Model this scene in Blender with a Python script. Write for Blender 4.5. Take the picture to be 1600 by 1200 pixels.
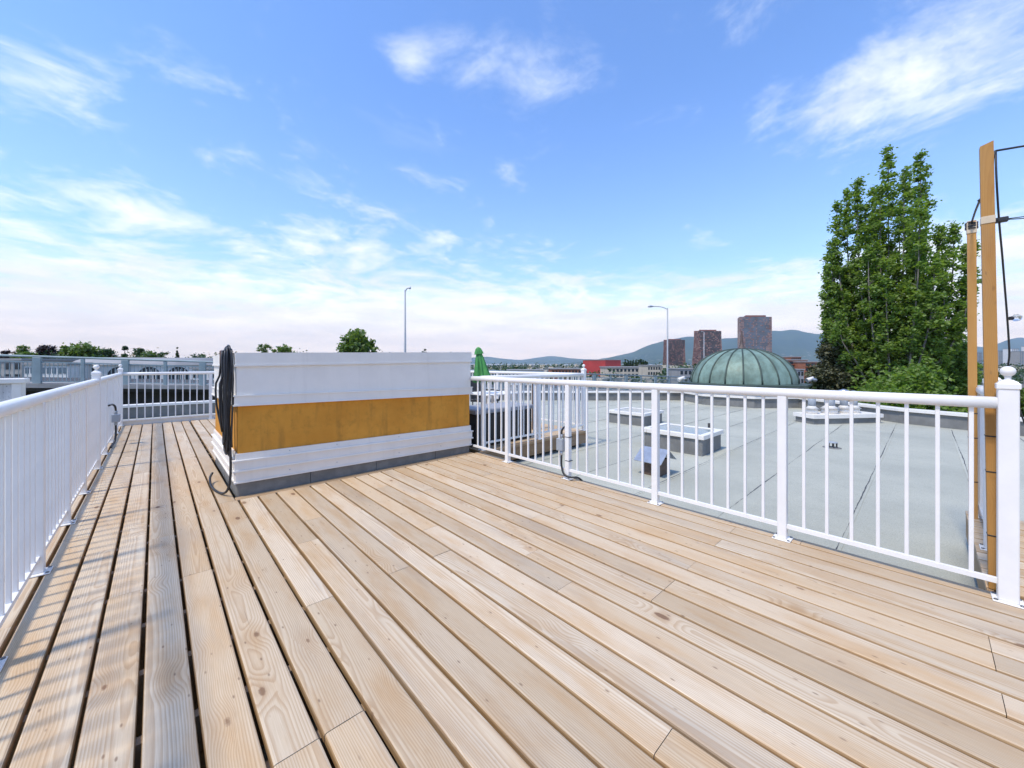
import bpy, math, random
import numpy as np
from mathutils import Vector

for o in list(bpy.data.objects):
    bpy.data.objects.remove(o)
S = bpy.context.scene
COL = S.collection
R = math.radians
random.seed(7)
rng = np.random.default_rng(7)

# ------------------------------------------------------------------ camera
H = 1.27
F_PX, HOR = 600.0, 568.0                 # focal length and horizon row of the 1600 px photograph
YAW = math.atan2(557.5, 600.0)
FX, FY = math.sin(YAW), math.cos(YAW)
RX, RY = FY, -FX
cam = bpy.data.cameras.new('camera')
cam.sensor_width = 36.0
cam.lens = 36.0 * F_PX / 1600.0
cam.shift_y = -(600.0 - HOR) / 1600.0
cam.clip_start = 0.05
cam.clip_end = 90000
cam_o = bpy.data.objects.new('camera', cam)
cam_o.location = (0, 0, H)
cam_o.rotation_euler = (R(90), 0, -YAW)
COL.objects.link(cam_o)
S.camera = cam_o

# ------------------------------------------------------------------ sun, sky, exposure
SUN_EL = 61.0
sun_vec = Vector((-math.cos(R(SUN_EL)), 0.012, math.sin(R(SUN_EL)))).normalized()
sl = bpy.data.lights.new('sun', 'SUN')
sl.energy = 2.0
sl.angle = R(6.5)
sl.color = (1.0, 0.94, 0.83)
so = bpy.data.objects.new('sun', sl)
so.rotation_euler = (-sun_vec).to_track_quat('-Z', 'Y').to_euler()
so.location = (0, 0, 60)
COL.objects.link(so)
S.view_settings.view_transform = 'Standard'
S.view_settings.look = 'None'
S.view_settings.gamma = 1.0
S.view_settings.use_curve_mapping = False
S.view_settings.exposure = 0.90


class NT:
    """small helper round a node tree"""
    def __init__(s, tree):
        s.t = tree
        s.t.nodes.clear()

    def n(s, typ, ins=None, **props):
        nd = s.t.nodes.new('ShaderNode' + typ)
        for k, v in props.items():
            setattr(nd, k, v)
        for k, v in (ins or {}).items():
            sock = nd.inputs[k]
            if isinstance(v, bpy.types.NodeSocket):
                s.t.links.new(v, sock)
            else:
                sock.default_value = v
        return nd

    def m(s, op, a, b=None, c=None, clamp=False):
        ins = {0: a}
        if b is not None:
            ins[1] = b
        if c is not None:
            ins[2] = c
        return s.n('Math', ins, operation=op, use_clamp=clamp).outputs[0]

    def v(s, op, a, b=None, scale=None):
        ins = {0: a}
        if b is not None:
            ins[1] = b
        nd = s.n('VectorMath', ins, operation=op)
        if scale is not None:
            nd.inputs['Scale'].default_value = scale
        return nd.outputs['Value'] if op in ('LENGTH', 'DOT_PRODUCT', 'DISTANCE') else nd.outputs['Vector']

    def noise(s, vec, scale, detail=4.0, rough=0.55, dist=0.0):
        return s.n('TexNoise', {'Vector': vec, 'Scale': scale, 'Detail': detail, 'Roughness': rough, 'Distortion': dist}).outputs['Fac']

    def sstep(s, x, lo, hi, a=0.0, b=1.0):
        return s.n('MapRange', {'Value': x, 'From Min': lo, 'From Max': hi, 'To Min': a, 'To Max': b},
                   interpolation_type='SMOOTHSTEP').outputs['Result']

    def mix(s, f, a, b, blend='MIX'):
        nd = s.n('MixRGB', None, blend_type=blend)
        for i, v in zip(('Fac', 'Color1', 'Color2'), (f, a, b)):
            if isinstance(v, bpy.types.NodeSocket):
                s.t.links.new(v, nd.inputs[i])
            elif i == 'Fac':
                nd.inputs[i].default_value = v
            else:
                nd.inputs[i].default_value = (*v, 1.0) if len(v) == 3 else v
        return nd.outputs[0]

    def xyz(s, x, y, z):
        return s.n('CombineXYZ', {0: x, 1: y, 2: z}).outputs[0]


w = bpy.data.worlds.new('World')
S.world = w
w.use_nodes = True
T = NT(w.node_tree)
sky = T.n('TexSky', None, sky_type='NISHITA', sun_disc=False, sun_elevation=R(SUN_EL), sun_rotation=R(-90),
          air_density=1.0, dust_density=0.35, ozone_density=3.0, altitude=40.0)
d = T.n('TexCoord').outputs['Generated']
sp = T.n('SeparateXYZ', {0: d})
zc = T.m('MAXIMUM', sp.outputs[2], 0.0)
den = T.m('ADD', zc, 0.10)
px_ = T.m('DIVIDE', sp.outputs[0], den)
py_ = T.m('DIVIDE', sp.outputs[1], den)
pl = T.xyz(px_, py_, 0.37)
warp = T.n('TexNoise', {'Vector': pl, 'Scale': 0.8, 'Detail': 3.0}).outputs['Color']
plw = T.v('ADD', pl, T.v('SCALE', T.v('SUBTRACT', warp, (0.5, 0.5, 0.5)), None, 0.9))
# broad decks of cloud, broken into puffs and combed wisps
big = T.noise(T.v('ADD', plw, (3.1, 7.7, 0.0)), 0.42, 3.0, 0.5)
puff = T.noise(T.v('ADD', plw, (5.3, 2.6, 0.0)), 3.0, 12.0, 0.66)
rot = T.n('VectorRotate', {'Vector': plw, 'Angle': R(38)}, rotation_type='Z_AXIS').outputs[0]
wisp = T.noise(T.v('MULTIPLY', rot, (0.7, 2.6, 1.0)), 1.3, 8.0, 0.6, 0.4)


def sky_plane(px, py):
    """where a sky pixel falls on the cloud layer's plane"""
    u = (px - 800.0) / F_PX
    v = Vector((FX + u * RX, FY + u * RY, (HOR - py) / F_PX)).normalized()
    return v.x / (v.z + 0.10), v.y / (v.z + 0.10)


low = T.sstep(zc, 0.05, 0.36, 0.36, 0.0)
cov = T.m('ADD', T.m('ADD', T.m('MULTIPLY', big, 0.30), T.m('MULTIPLY', puff, 0.70)), low)
for (px, py, rad, amt) in ((1480, 130, 0.62, 0.19), (1360, 140, 0.3, 0.10), (640, 90, 0.13, 0.14), (215, 325, 0.42, 0.13), (520, 385, 0.55, 0.10),
                           (690, 372, 0.2, 0.16), (60, 110, 0.30, 0.10), (480, 240, 0.18, 0.04), (1570, 380, 0.7, 0.12), (560, 255, 0.15, 0.07)):
    cx_, cy_ = sky_plane(px, py)
    dd = T.v('DISTANCE', T.xyz(px_, py_, 0.0), (cx_, cy_, 0.0))
    cov = T.m('ADD', cov, T.sstep(dd, rad, 0.0, 0.0, amt))
hi_c = T.m('MULTIPLY', T.sstep(cov, 0.52, 0.84), 0.95)
wc = T.m('MULTIPLY', T.sstep(T.m('ADD', wisp, T.m('MULTIPLY', big, 0.4)), 0.82, 1.05), 0.10)
mask = T.m('MAXIMUM', hi_c, wc)
hz = T.sstep(zc, 0.0, 0.27, 1.0, 0.0)
veil = T.sstep(zc, 0.05, 0.60, 0.10, 0.0)
mask = T.m('MAXIMUM', T.m('MAXIMUM', mask, hz), veil)
mask = T.m('MULTIPLY', mask, 0.96)
shade = T.sstep(T.noise(T.v('ADD', plw, (8.0, 1.0, 0.0)), 1.1, 6.0, 0.6), 0.3, 0.7)
ccol = T.mix(shade, (3.95, 4.25, 4.6), (5.0, 5.35, 5.6))
skyc = T.mix(1.0, sky.outputs[0], (0.80, 0.985, 1.27), 'MULTIPLY')
fin = T.mix(mask, skyc, ccol)
bg = T.n('Background', {'Color': fin, 'Strength': 0.138})
T.t.links.new(bg.outputs[0], T.n('OutputWorld').inputs[0])


# ------------------------------------------------------------------ helpers: pixels, meshes, objects
def ray(px):
    u = (px - 800.0) / F_PX
    return FX + u * RX, FY + u * RY


def at_z(px, py, z=0.0):
    """point on the level z seen at a pixel of the photograph"""
    t = (H - z) / ((py - HOR) / F_PX)
    a, b = ray(px)
    return Vector((a * t, b * t, z))


def at_t(px, py, t):
    """point at depth t seen at a pixel of the photograph"""
    a, b = ray(px)
    return Vector((a * t, b * t, H - (py - HOR) / F_PX * t))


WL = {}


def reg(o, parent, world):
    world = Vector(world)
    WL[o.name] = world
    if parent is not None:
        o.parent = parent
        o.location = world - WL[parent.name]
    else:
        o.location = world
    COL.objects.link(o)
    return o


def tag(o, label=None, cat=None, group=None, kind=None):
    if label:
        o['label'] = label
    if cat:
        o['category'] = cat
    if group:
        o['group'] = group
    if kind:
        o['kind'] = kind
    return o


def thing(name, label, cat, loc, group=None):
    o = bpy.data.objects.new(name, None)
    o.empty_display_size = 0.1
    reg(o, None, loc)
    return tag(o, label, cat, group)


class MB:
    """collects shapes in world coordinates and links them as one mesh object"""
    def __init__(s):
        s.v, s.f, s.sm = [], [], []

    def add(s, vs, fs, smooth=False):
        b = len(s.v)
        s.v += [tuple(q) for q in vs]
        for f in fs:
            s.f.append([i + b for i in f])
            s.sm.append(smooth)
        return s

    def box(s, x0, x1, y0, y1, z0, z1):
        vs = [(x, y, z) for z in (z0, z1) for y in (y0, y1) for x in (x0, x1)]
        return s.add(vs, [(0, 2, 3, 1), (4, 5, 7, 6), (0, 1, 5, 4), (1, 3, 7, 5), (3, 2, 6, 7), (2, 0, 4, 6)])

    def bev(s, x0, x1, y0, y1, z0, z1, b):
        """box with chamfered edges"""
        vs, idx = [], {}
        X, Y, Z = (x0, x1), (y0, y1), (z0, z1)
        for i in (0, 1):
            for j in (0, 1):
                for k in (0, 1):
                    for ax in range(3):
                        p = [X[i], Y[j], Z[k]]
                        for a2, c in zip(range(3), (i, j, k)):
                            if a2 != ax:
                                p[a2] += b if c == 0 else -b
                        idx[(i, j, k, ax)] = len(vs)
                        vs.append(p)
        g = lambda i, j, k, ax: idx[(i, j, k, ax)]
        fs = []
        for i in (0, 1):
            q = [g(i, 0, 0, 0), g(i, 1, 0, 0), g(i, 1, 1, 0), g(i, 0, 1, 0)]
            fs.append(q if i else q[::-1])
            q = [g(0, i, 0, 1), g(0, i, 1, 1), g(1, i, 1, 1), g(1, i, 0, 1)]
            fs.append(q if i else q[::-1])
            q = [g(0, 0, i, 2), g(1, 0, i, 2), g(1, 1, i, 2), g(0, 1, i, 2)]
            fs.append(q if i else q[::-1])
        def edge(a, b_, c, d_, ctr):
            n = (Vector(vs[b_]) - Vector(vs[a])).cross(Vector(vs[c]) - Vector(vs[a]))
            q = [a, b_, c, d_]
            fs.append(q if n.dot(Vector(vs[a]) - ctr) > 0 else q[::-1])
        ctr = Vector(((x0 + x1) / 2, (y0 + y1) / 2, (z0 + z1) / 2))
        for p in (0, 1):
            for q in (0, 1):
                edge(g(0, p, q, 1), g(1, p, q, 1), g(1, p, q, 2), g(0, p, q, 2), ctr)
                edge(g(p, 0, q, 0), g(p, 1, q, 0), g(p, 1, q, 2), g(p, 0, q, 2), ctr)
                edge(g(p, q, 0, 0), g(p, q, 1, 0), g(p, q, 1, 1), g(p, q, 0, 1), ctr)
        for i in (0, 1):
            for j in (0, 1):
                for k in (0, 1):
                    t = [g(i, j, k, 0), g(i, j, k, 1), g(i, j, k, 2)]
                    n = (Vector(vs[t[1]]) - Vector(vs[t[0]])).cross(Vector(vs[t[2]]) - Vector(vs[t[0]]))
                    fs.append(t if n.dot(Vector(vs[t[0]]) - ctr) > 0 else t[::-1])
        return s.add(vs, fs)

    def hexa(s, b, t):
        """eight corners: bottom loop b and top loop t, both counter-clockwise from above"""
        n = len(b)
        vs = list(b) + list(t)
        fs = [tuple(range(n))[::-1], tuple(range(n, 2 * n))]
        for i in range(n):
            j = (i + 1) % n
            fs.append((i, j, n + j, n + i))
        return s.add(vs, fs)

    def prism(s, poly, z0, z1):
        return s.hexa([(x, y, z0) for x, y in poly], [(x, y, z1) for x, y in poly])

    def tube(s, pts, r, n=8, cap=True):
        pts = [Vector(q) for q in pts]
        rs = r if isinstance(r, (list, tuple)) else [r] * len(pts)
        vs, fs = [], []
        up = Vector((0.13, 0.31, 0.94)).normalized()
        for i, p in enumerate(pts):
            a = pts[max(i - 1, 0)]
            b = pts[min(i + 1, len(pts) - 1)]
            d_ = (b - a).normalized()
            x = up - d_ * up.dot(d_)
            if x.length < 0.05:
                x = Vector((1, 0, 0)) - d_ * d_.x
            x.normalize()
            up = x
            y = d_.cross(x)
            for k in range(n):
                an = 2 * math.pi * k / n
                vs.append(p + (x * math.cos(an) + y * math.sin(an)) * rs[i])
        for i in range(len(pts) - 1):
            for k in range(n):
                k2 = (k + 1) % n
                fs.append((i * n + k, i * n + k2, (i + 1) * n + k2, (i + 1) * n + k))
        s.add(vs, fs, True)
        if cap:
            b0 = len(s.v) - len(vs)
            s.f.append([b0 + k for k in range(n)][::-1]); s.sm.append(False)
            e = b0 + (len(pts) - 1) * n
            s.f.append([e + k for k in range(n)]); s.sm.append(False)
        return s

    def lathe(s, c, prof, n=16, smooth=True, rot=0.0):
        """profile of (radius, z) turned about the vertical through c"""
        vs, fs = [], []
        for r, z in prof:
            for k in range(n):
                an = 2 * math.pi * k / n + rot
                vs.append((c[0] + r * math.cos(an), c[1] + r * math.sin(an), c[2] + z))
        for i in range(len(prof) - 1):
            for k in range(n):
                k2 = (k + 1) % n
                fs.append((i * n + k, i * n + k2, (i + 1) * n + k2, (i + 1) * n + k))
        s.add(vs, fs, smooth)
        if prof[0][0] > 1e-4:
            b0 = len(s.v) - len(vs)
            s.f.append([b0 + k for k in range(n)][::-1]); s.sm.append(False)
        if prof[-1][0] > 1e-4:
            e = len(s.v) - n
            s.f.append([e + k for k in range(n)]); s.sm.append(False)
        return s

    def mesh(s, name, mat, org=(0, 0, 0)):
        me = bpy.data.meshes.new(name)
        ox, oy, oz = org
        me.from_pydata([(x - ox, y - oy, z - oz) for x, y, z in s.v], [], s.f)
        me.polygons.foreach_set('use_smooth', s.sm)
        me.materials.append(mat)
        me.update()
        return me

    def build(s, name, mat, parent=None, org=None, struct=False):
        if org is None:
            org = WL[parent.name] if parent is not None else s.v[0]
        o = bpy.data.objects.new(name, s.mesh(name, mat, org))
        reg(o, parent, org)
        if struct:
            o['kind'] = 'structure'
        return o


def inst(me, name, parent, loc, rotz=0.0, scale=None):
    o = bpy.data.objects.new(name, me)
    reg(o, parent, loc)
    o.rotation_euler = (0, 0, rotz)
    if scale:
        o.scale = scale
    return o


def fast_mesh(name, V, Q, mat, smooth=False):
    """numpy vertices (n,3) and quads (m,4) to a mesh"""
    me = bpy.data.meshes.new(name)
    me.vertices.add(len(V))
    me.vertices.foreach_set('co', np.asarray(V, np.float32).ravel())
    k = Q.shape[1]
    me.loops.add(Q.size)
    me.loops.foreach_set('vertex_index', Q.astype(np.int32).ravel())
    me.polygons.add(len(Q))
    me.polygons.foreach_set('loop_start', np.arange(0, Q.size, k, dtype=np.int32))
    if smooth:
        me.polygons.foreach_set('use_smooth', np.ones(len(Q), bool))
    me.materials.append(mat)
    me.update(calc_edges=True)
    me.validate()
    return me


# ------------------------------------------------------------------ materials
def new_mat(name):
    m = bpy.data.materials.new(name)
    m.use_nodes = True
    return m, NT(m.node_tree)


def finish(T, col, rough=0.5, bump=None, bstr=0.3, bdist=0.002, metal=0.0, spec=0.5, **kw):
    b = T.n('BsdfPrincipled', {'Roughness': rough, 'Metallic': metal, 'Specular IOR Level': spec})
    for k, v in kw.items():
        b.inputs[k].default_value = v
    if isinstance(col, bpy.types.NodeSocket):
        T.t.links.new(col, b.inputs['Base Color'])
    else:
        b.inputs['Base Color'].default_value = (*col, 1)
    if bump is not None:
        bn = T.n('Bump', {'Height': bump, 'Strength': bstr, 'Distance': bdist})
        T.t.links.new(bn.outputs[0], b.inputs['Normal'])
    T.t.links.new(b.outputs[0], T.n('OutputMaterial').inputs[0])
    return b


def simple(name, col, rough=0.5, var=0.12, scale=6.0, metal=0.0, bump=0.0, bscale=60.0, spec=0.5, streak=0.0, speck=0.0):
    """colour with blotches, optional rain streaks, specks and fine relief"""
    m, T = new_mat(name)
    co = T.n('TexCoord').outputs['Object']
    n1 = T.noise(co, scale, 5.0, 0.6)
    f = T.sstep(n1, 0.3, 0.72)
    dk = tuple(c * (1 - var) for c in col)
    lt = tuple(min(c * (1 + var * 0.5), 0.95) for c in col)
    c = T.mix(f, dk, lt)
    if streak:
        n2 = T.noise(T.v('MULTIPLY', co, (9.0, 9.0, 0.7)), 1.6, 5.0, 0.6)
        c = T.mix(T.m('MULTIPLY', T.sstep(n2, 0.52, 0.75), streak), c, tuple(x * 0.55 for x in col))
    if speck:
        n3 = T.noise(co, 38.0, 3.0, 0.6)
        c = T.mix(T.m('MULTIPLY', T.sstep(n3, 0.60, 0.70), speck), c, (0.09, 0.085, 0.08))
    bp = T.noise(co, bscale, 4.0, 0.6) if bump else None
    finish(T, c, rough, bp, bump, 0.004, metal, spec)
    return m


M = {}
M['white'] = simple('white_paint', (0.81, 0.79, 0.75), 0.40, 0.05, 5.0, bump=0.06, bscale=30.0, streak=0.06)
M['flash'] = simple('white_flashing', (0.77, 0.735, 0.67), 0.5, 0.05, 2.5, bump=0.04, bscale=2.0, streak=0.12, spec=0.35)
M['membrane_dark'] = simple('dark_membrane', (0.19, 0.19, 0.178), 0.85, 0.2, 9.0, bump=0.5, bscale=420.0)
M['membrane_mid'] = simple('grey_membrane', (0.20, 0.20, 0.19), 0.9, 0.22, 3.0, bump=0.5, bscale=300.0, streak=0.15)
M['rubber'] = simple('black_rubber', (0.022, 0.023, 0.026), 0.45, 0.3, 20.0)
M['pvc'] = simple('grey_pvc', (0.33, 0.36, 0.39), 0.5, 0.08, 12.0)
M['steel'] = simple('galvanised_steel', (0.50, 0.52, 0.54), 0.38, 0.15, 9.0, metal=0.85)
M['bolt'] = simple('bolt_steel', (0.22, 0.22, 0.22), 0.4, 0.2, 30.0, metal=0.8)
M['rust'] = simple('brown_metal', (0.13, 0.085, 0.06), 0.7, 0.3, 14.0)
M['bridge_paint'] = simple('blue_grey_paint', (0.27, 0.345, 0.36), 0.5, 0.16, 1.5, streak=0.2)
M['bridge_dark'] = simple('dark_paint_with_shade', (0.06, 0.06, 0.058), 0.9, 0.4, 0.7, streak=0.5)  # dark paint, with the shade under the bridge put into the colour
M['concrete'] = simple('concrete', (0.33, 0.32, 0.30), 0.85, 0.25, 1.0, bump=0.3, bscale=20.0, streak=0.35)
M['asphalt'] = simple('asphalt', (0.06, 0.06, 0.062), 0.9, 0.25, 0.3)
M['stucco_white'] = simple('stained_white_stucco', (0.58, 0.57, 0.55), 0.9, 0.2, 4.0, bump=0.5, bscale=50.0, streak=0.5, speck=0.8)
M['house_white'] = simple('house_white', (0.66, 0.66, 0.64), 0.7, 0.12, 0.5, streak=0.2)
M['dark_glass'] = simple('dark_glass', (0.03, 0.04, 0.05), 0.08, 0.3, 0.3)
M['blue_glass'] = simple('blue_glass', (0.13, 0.19, 0.24), 0.12, 0.4, 0.08)
M['tower_glass'] = simple('tower_glass', (0.045, 0.06, 0.075), 0.25, 0.4, 0.08)
M['roof_glass'] = simple('skylight_glass', (0.16, 0.20, 0.21), 0.06, 0.2, 1.0)
M['brick'] = simple('red_brick', (0.34, 0.13, 0.07), 0.85, 0.25, 0.3)
M['tower_red'] = simple('tower_red_panel', (0.27, 0.105, 0.075), 0.6, 0.3, 0.05)
M['tower_pale'] = simple('tower_pale_panel', (0.40, 0.25, 0.20), 0.6, 0.25, 0.05)
M['red_clad'] = simple('red_cladding', (0.42, 0.045, 0.04), 0.55, 0.15, 0.2)
M['cream'] = simple('cream_wall', (0.52, 0.46, 0.36), 0.8, 0.15, 0.3)
M['roof_grey'] = simple('roof_grey', (0.30, 0.30, 0.30), 0.8, 0.2, 0.3)
M['bark'] = simple('bark', (0.11, 0.09, 0.07), 0.9, 0.35, 5.0, bump=0.8, bscale=14.0)
M['bark_pale'] = simple('pale_bark', (0.21, 0.19, 0.16), 0.9, 0.35, 5.0, bump=0.8, bscale=14.0)
M['black_plastic'] = simple('black_plastic', (0.02, 0.02, 0.022), 0.5, 0.3, 4.0)
M['lid_grey'] = simple('grey_lid', (0.32, 0.33, 0.36), 0.6, 0.12, 5.0)
M['cable_tie'] = simple('cable_tie', (0.015, 0.015, 0.015), 0.5)
M['copper_dark'] = simple('dark_copper', (0.045, 0.07, 0.055), 0.6, 0.3, 3.0)
M['spire'] = simple('spire_metal', (0.10, 0.07, 0.06), 0.6, 0.2, 5.0)
M['cushion'] = simple('lime_cushion', (0.45, 0.42, 0.03), 0.9, 0.15, 5.0)
M['brownwood'] = simple('brown_block', (0.12, 0.06, 0.04), 0.8, 0.3, 20.0)
M['tape'] = simple('pale_tape', (0.62, 0.50, 0.34), 0.4, 0.1, 30.0)


def wood(name, lo, hi, warm, contrast=1.0, knot=0.8, along='Y', bump=0.25, rough=0.62):
    """sawn softwood: growth rings cut by the board face, knots, fibres, weathering, tone per board"""
    m, T = new_mat(name)
    tc = T.n('TexCoord').outputs['Object']
    rnd = T.n('ObjectInfo').outputs['Random']
    sp = T.n('SeparateXYZ', {0: tc})
    if along == 'Y':
        x, y, z = sp.outputs[0], sp.outputs[1], sp.outputs[2]
    elif along == 'Z':
        x, y, z = T.m('ADD', sp.outputs[0], sp.outputs[1]), sp.outputs[2], sp.outputs[0]
    else:
        x, y, z = T.m('ADD', sp.outputs[1], sp.outputs[2]), sp.outputs[0], sp.outputs[2]
    r1 = T.m('MULTIPLY', rnd, 91.7)
    r2 = T.m('FRACT', T.m('MULTIPLY', rnd, 37.31))
    r3 = T.m('FRACT', T.m('MULTIPLY', rnd, 113.7))
    # knots: elongated cells, only some of them hold a knot
    kv = T.xyz(T.m('MULTIPLY', T.m('ADD', x, T.m('MULTIPLY', r2, 3.0)), 7.0), T.m('MULTIPLY', y, 3.0), r1)
    vo = T.n('TexVoronoi', {'Vector': kv, 'Scale': 1.0, 'Randomness': 1.0}, voronoi_dimensions='3D', feature='F1')
    ksel = T.sstep(T.n('SeparateColor', {0: vo.outputs['Color']}).outputs[0], 0.36, 0.66)
    kd = vo.outputs['Distance']
    knear = T.m('MULTIPLY', T.sstep(kd, 0.50, 0.05), ksel)
    ksz = T.m('ADD', 0.035, T.m('MULTIPLY', T.n('SeparateColor', {0: vo.outputs['Color']}).outputs[1], 0.085))
    kwob = T.m('ADD', kd, T.m('MULTIPLY', T.m('SUBTRACT', T.noise(tc, 90.0, 3.0, 0.6), 0.5), 0.05))
    kcore = T.m('MULTIPLY', T.sstep(T.m('SUBTRACT', kwob, ksz), 0.025, -0.02), ksel)
    # log centre wanders along the board
    wan = T.n('TexNoise', {'Vector': T.xyz(r1, T.m('MULTIPLY', y, 0.45), 3.3), 'Scale': 1.0, 'Detail': 1.5}).outputs['Fac']
    fine = T.noise(T.xyz(T.m('MULTIPLY', x, 14.0), T.m('MULTIPLY', y, 1.4), r1), 1.0, 3.0, 0.5)
    cx = T.m('MULTIPLY', T.m('SUBTRACT', r2, 0.5), 0.20)
    dx = T.m('ADD', T.m('SUBTRACT', x, cx), T.m('MULTIPLY', T.m('SUBTRACT', wan, 0.5), 0.10))
    dx = T.m('ADD', dx, T.m('MULTIPLY', T.m('SUBTRACT', fine, 0.5), 0.012))
    dz = T.m('ADD', T.m('ADD', T.m('MULTIPLY', wan, 0.07), T.m('MULTIPLY', r3, 0.05)), z)
    rr = T.m('SQRT', T.m('ADD', T.m('MULTIPLY', dx, dx), T.m('MULTIPLY', dz, dz)))
    rr = T.m('ADD', rr, T.m('MULTIPLY', knear, 0.022))
    ph = T.m('FRACT', T.m('MULTIPLY', rr, 150.0))
    ring = T.m('MULTIPLY', T.sstep(ph, 0.25, 0.86), T.sstep(ph, 1.0, 0.90))
    fib = T.noise(T.xyz(T.m('MULTIPLY', x, 330.0), T.m('MULTIPLY', y, 7.0), r1), 1.0, 3.0, 0.6)
    blot = T.noise(T.xyz(T.m('MULTIPLY', x, 9.0), T.m('MULTIPLY', y, 1.7), r1), 1.0, 5.0, 0.6)
    blot2 = T.noise(T.xyz(T.m('MULTIPLY', x, 22.0), T.m('MULTIPLY', y, 5.0), T.m('ADD', r1, 9.0)), 1.0, 4.0, 0.6)
    c = T.mix(r3, lo, hi)
    c = T.mix(T.m('MULTIPLY', T.sstep(blot, 0.42, 0.70), 0.65), c, warm)
    c = T.mix(T.m('MULTIPLY', T.sstep(blot2, 0.60, 0.80), 0.35), c, tuple(q * 0.62 for q in warm))
    gr = (0.31, 0.275, 0.235)
    grey = T.sstep(T.noise(T.xyz(T.m('MULTIPLY', x, 5.0), T.m('MULTIPLY', y, 0.8), T.m('ADD', r1, 31.0)), 1.0, 4.0, 0.6), 0.50, 0.75)
    c = T.mix(T.m('MULTIPLY', grey, 0.40), c, gr)
    rd = T.m('MULTIPLY', ring, 0.26 * contrast)
    c = T.mix(rd, c, tuple(q * f for q, f in zip(warm, (0.62, 0.50, 0.38))))
    fd = T.m('MULTIPLY', T.sstep(fib, 0.35, 0.75), 0.16 * contrast)
    c = T.mix(fd, c, tuple(q * 0.55 for q in warm))
    c = T.mix(T.m('MULTIPLY', knear, 0.20 * knot), c, tuple(q * f for q, f in zip(warm, (0.75, 0.62, 0.45))))
    c = T.mix(T.m('MULTIPLY', kcore, 0.75 * knot), c, (0.17, 0.085, 0.04))
    # dark checks along the grain
    chk = T.noise(T.xyz(T.m('MULTIPLY', x, 95.0), T.m('MULTIPLY', y, 1.6), T.m('ADD', r1, 5.0)), 1.0, 2.0, 0.5)
    ck = T.m('MULTIPLY', T.sstep(chk, 0.735, 0.775), 0.55)
    c = T.mix(ck, c, (0.10, 0.065, 0.04))
    vf = T.n('TexVoronoi', {'Vector': T.xyz(T.m('MULTIPLY', x, 30.0), T.m('MULTIPLY', y, 11.0), T.m('ADD', r1, 17.0)), 'Scale': 1.0}, feature='F1')
    fsel = T.sstep(T.n('SeparateColor', {0: vf.outputs['Color']}).outputs[0], 0.62, 0.70)
    c = T.mix(T.m('MULTIPLY', T.m('MULTIPLY', T.sstep(vf.outputs['Distance'], 0.17, 0.05), fsel), 0.65 * knot), c, (0.17, 0.10, 0.055))
    scuff = T.sstep(T.noise(T.n('NewGeometry').outputs['Position'], 1.1, 7.0, 0.7), 0.52, 0.72)
    c = T.mix(T.m('MULTIPLY', scuff, 0.16), c, (0.36, 0.30, 0.24))
    tone = T.m('ADD', 0.88, T.m('MULTIPLY', r2, 0.21))
    c = T.mix(1.0, c, T.xyz(tone, tone, tone), 'MULTIPLY')
    hgt = T.m('ADD', T.m('MULTIPLY', ring, 0.4), T.m('SUBTRACT', T.m('MULTIPLY', fib, 0.7), ck))
    finish(T, c, rough, hgt, bump, 0.0012, 0.0, 0.35)
    return m


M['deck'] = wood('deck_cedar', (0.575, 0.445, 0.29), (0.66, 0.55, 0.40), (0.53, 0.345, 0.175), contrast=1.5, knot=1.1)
M['deck_side'] = wood('deck_cedar_side', (0.37, 0.235, 0.11), (0.42, 0.275, 0.135), (0.34, 0.195, 0.08), contrast=0.7)  # unweathered wood, its colour darkened to draw the shaded line between boards
M['joist'] = wood('joist_wood', (0.40, 0.27, 0.15), (0.46, 0.33, 0.20), (0.36, 0.22, 0.11), along='X')
M['fascia'] = wood('fascia_wood', (0.26, 0.16, 0.085), (0.32, 0.21, 0.115), (0.24, 0.13, 0.06), along='X')
M['post_wood'] = wood('stained_post', (0.50, 0.255, 0.068), (0.54, 0.285, 0.08), (0.44, 0.20, 0.045), contrast=0.6, knot=0.5, along='Z')


def membrane():
    m, T = new_mat('granule_membrane')
    g = T.n('NewGeometry').outputs['Position']
    n1 = T.noise(g, 0.55, 6.0, 0.6)
    n2 = T.noise(g, 4.0, 5.0, 0.65)
    n3 = T.noise(g, 130.0, 3.0, 0.75)
    rnd = T.n('ObjectInfo').outputs['Random']
    c = T.mix(T.sstep(n1, 0.3, 0.7), (0.39, 0.395, 0.33), (0.485, 0.485, 0.40))
    c = T.mix(T.m('MULTIPLY', T.sstep(n2, 0.5, 0.75), 0.35), c, (0.345, 0.35, 0.295))
    c = T.mix(T.m('MULTIPLY', T.sstep(n3, 0.42, 0.68), 0.6), c, (0.20, 0.205, 0.18))
    rust = T.sstep(T.noise(T.v('ADD', g, (3.0, 9.0, 0.0)), 0.8, 4.0, 0.6), 0.69, 0.78)
    c = T.mix(T.m('MULTIPLY', rust, 0.30), c, (0.40, 0.29, 0.20))
    tone = T.m('ADD', 0.94, T.m('MULTIPLY', rnd, 0.12))
    c = T.mix(1.0, c, T.xyz(tone, tone, tone), 'MULTIPLY')
    h = T.m('ADD', n3, T.m('MULTIPLY', n2, 0.8))
    finish(T, c, 0.92, h, 0.45, 0.004, 0.0, 0.25)
    return m


M['membrane'] = membrane()
M['seam'] = simple('bitumen_seam', (0.075, 0.077, 0.078), 0.7, 0.4, 12.0)


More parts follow.
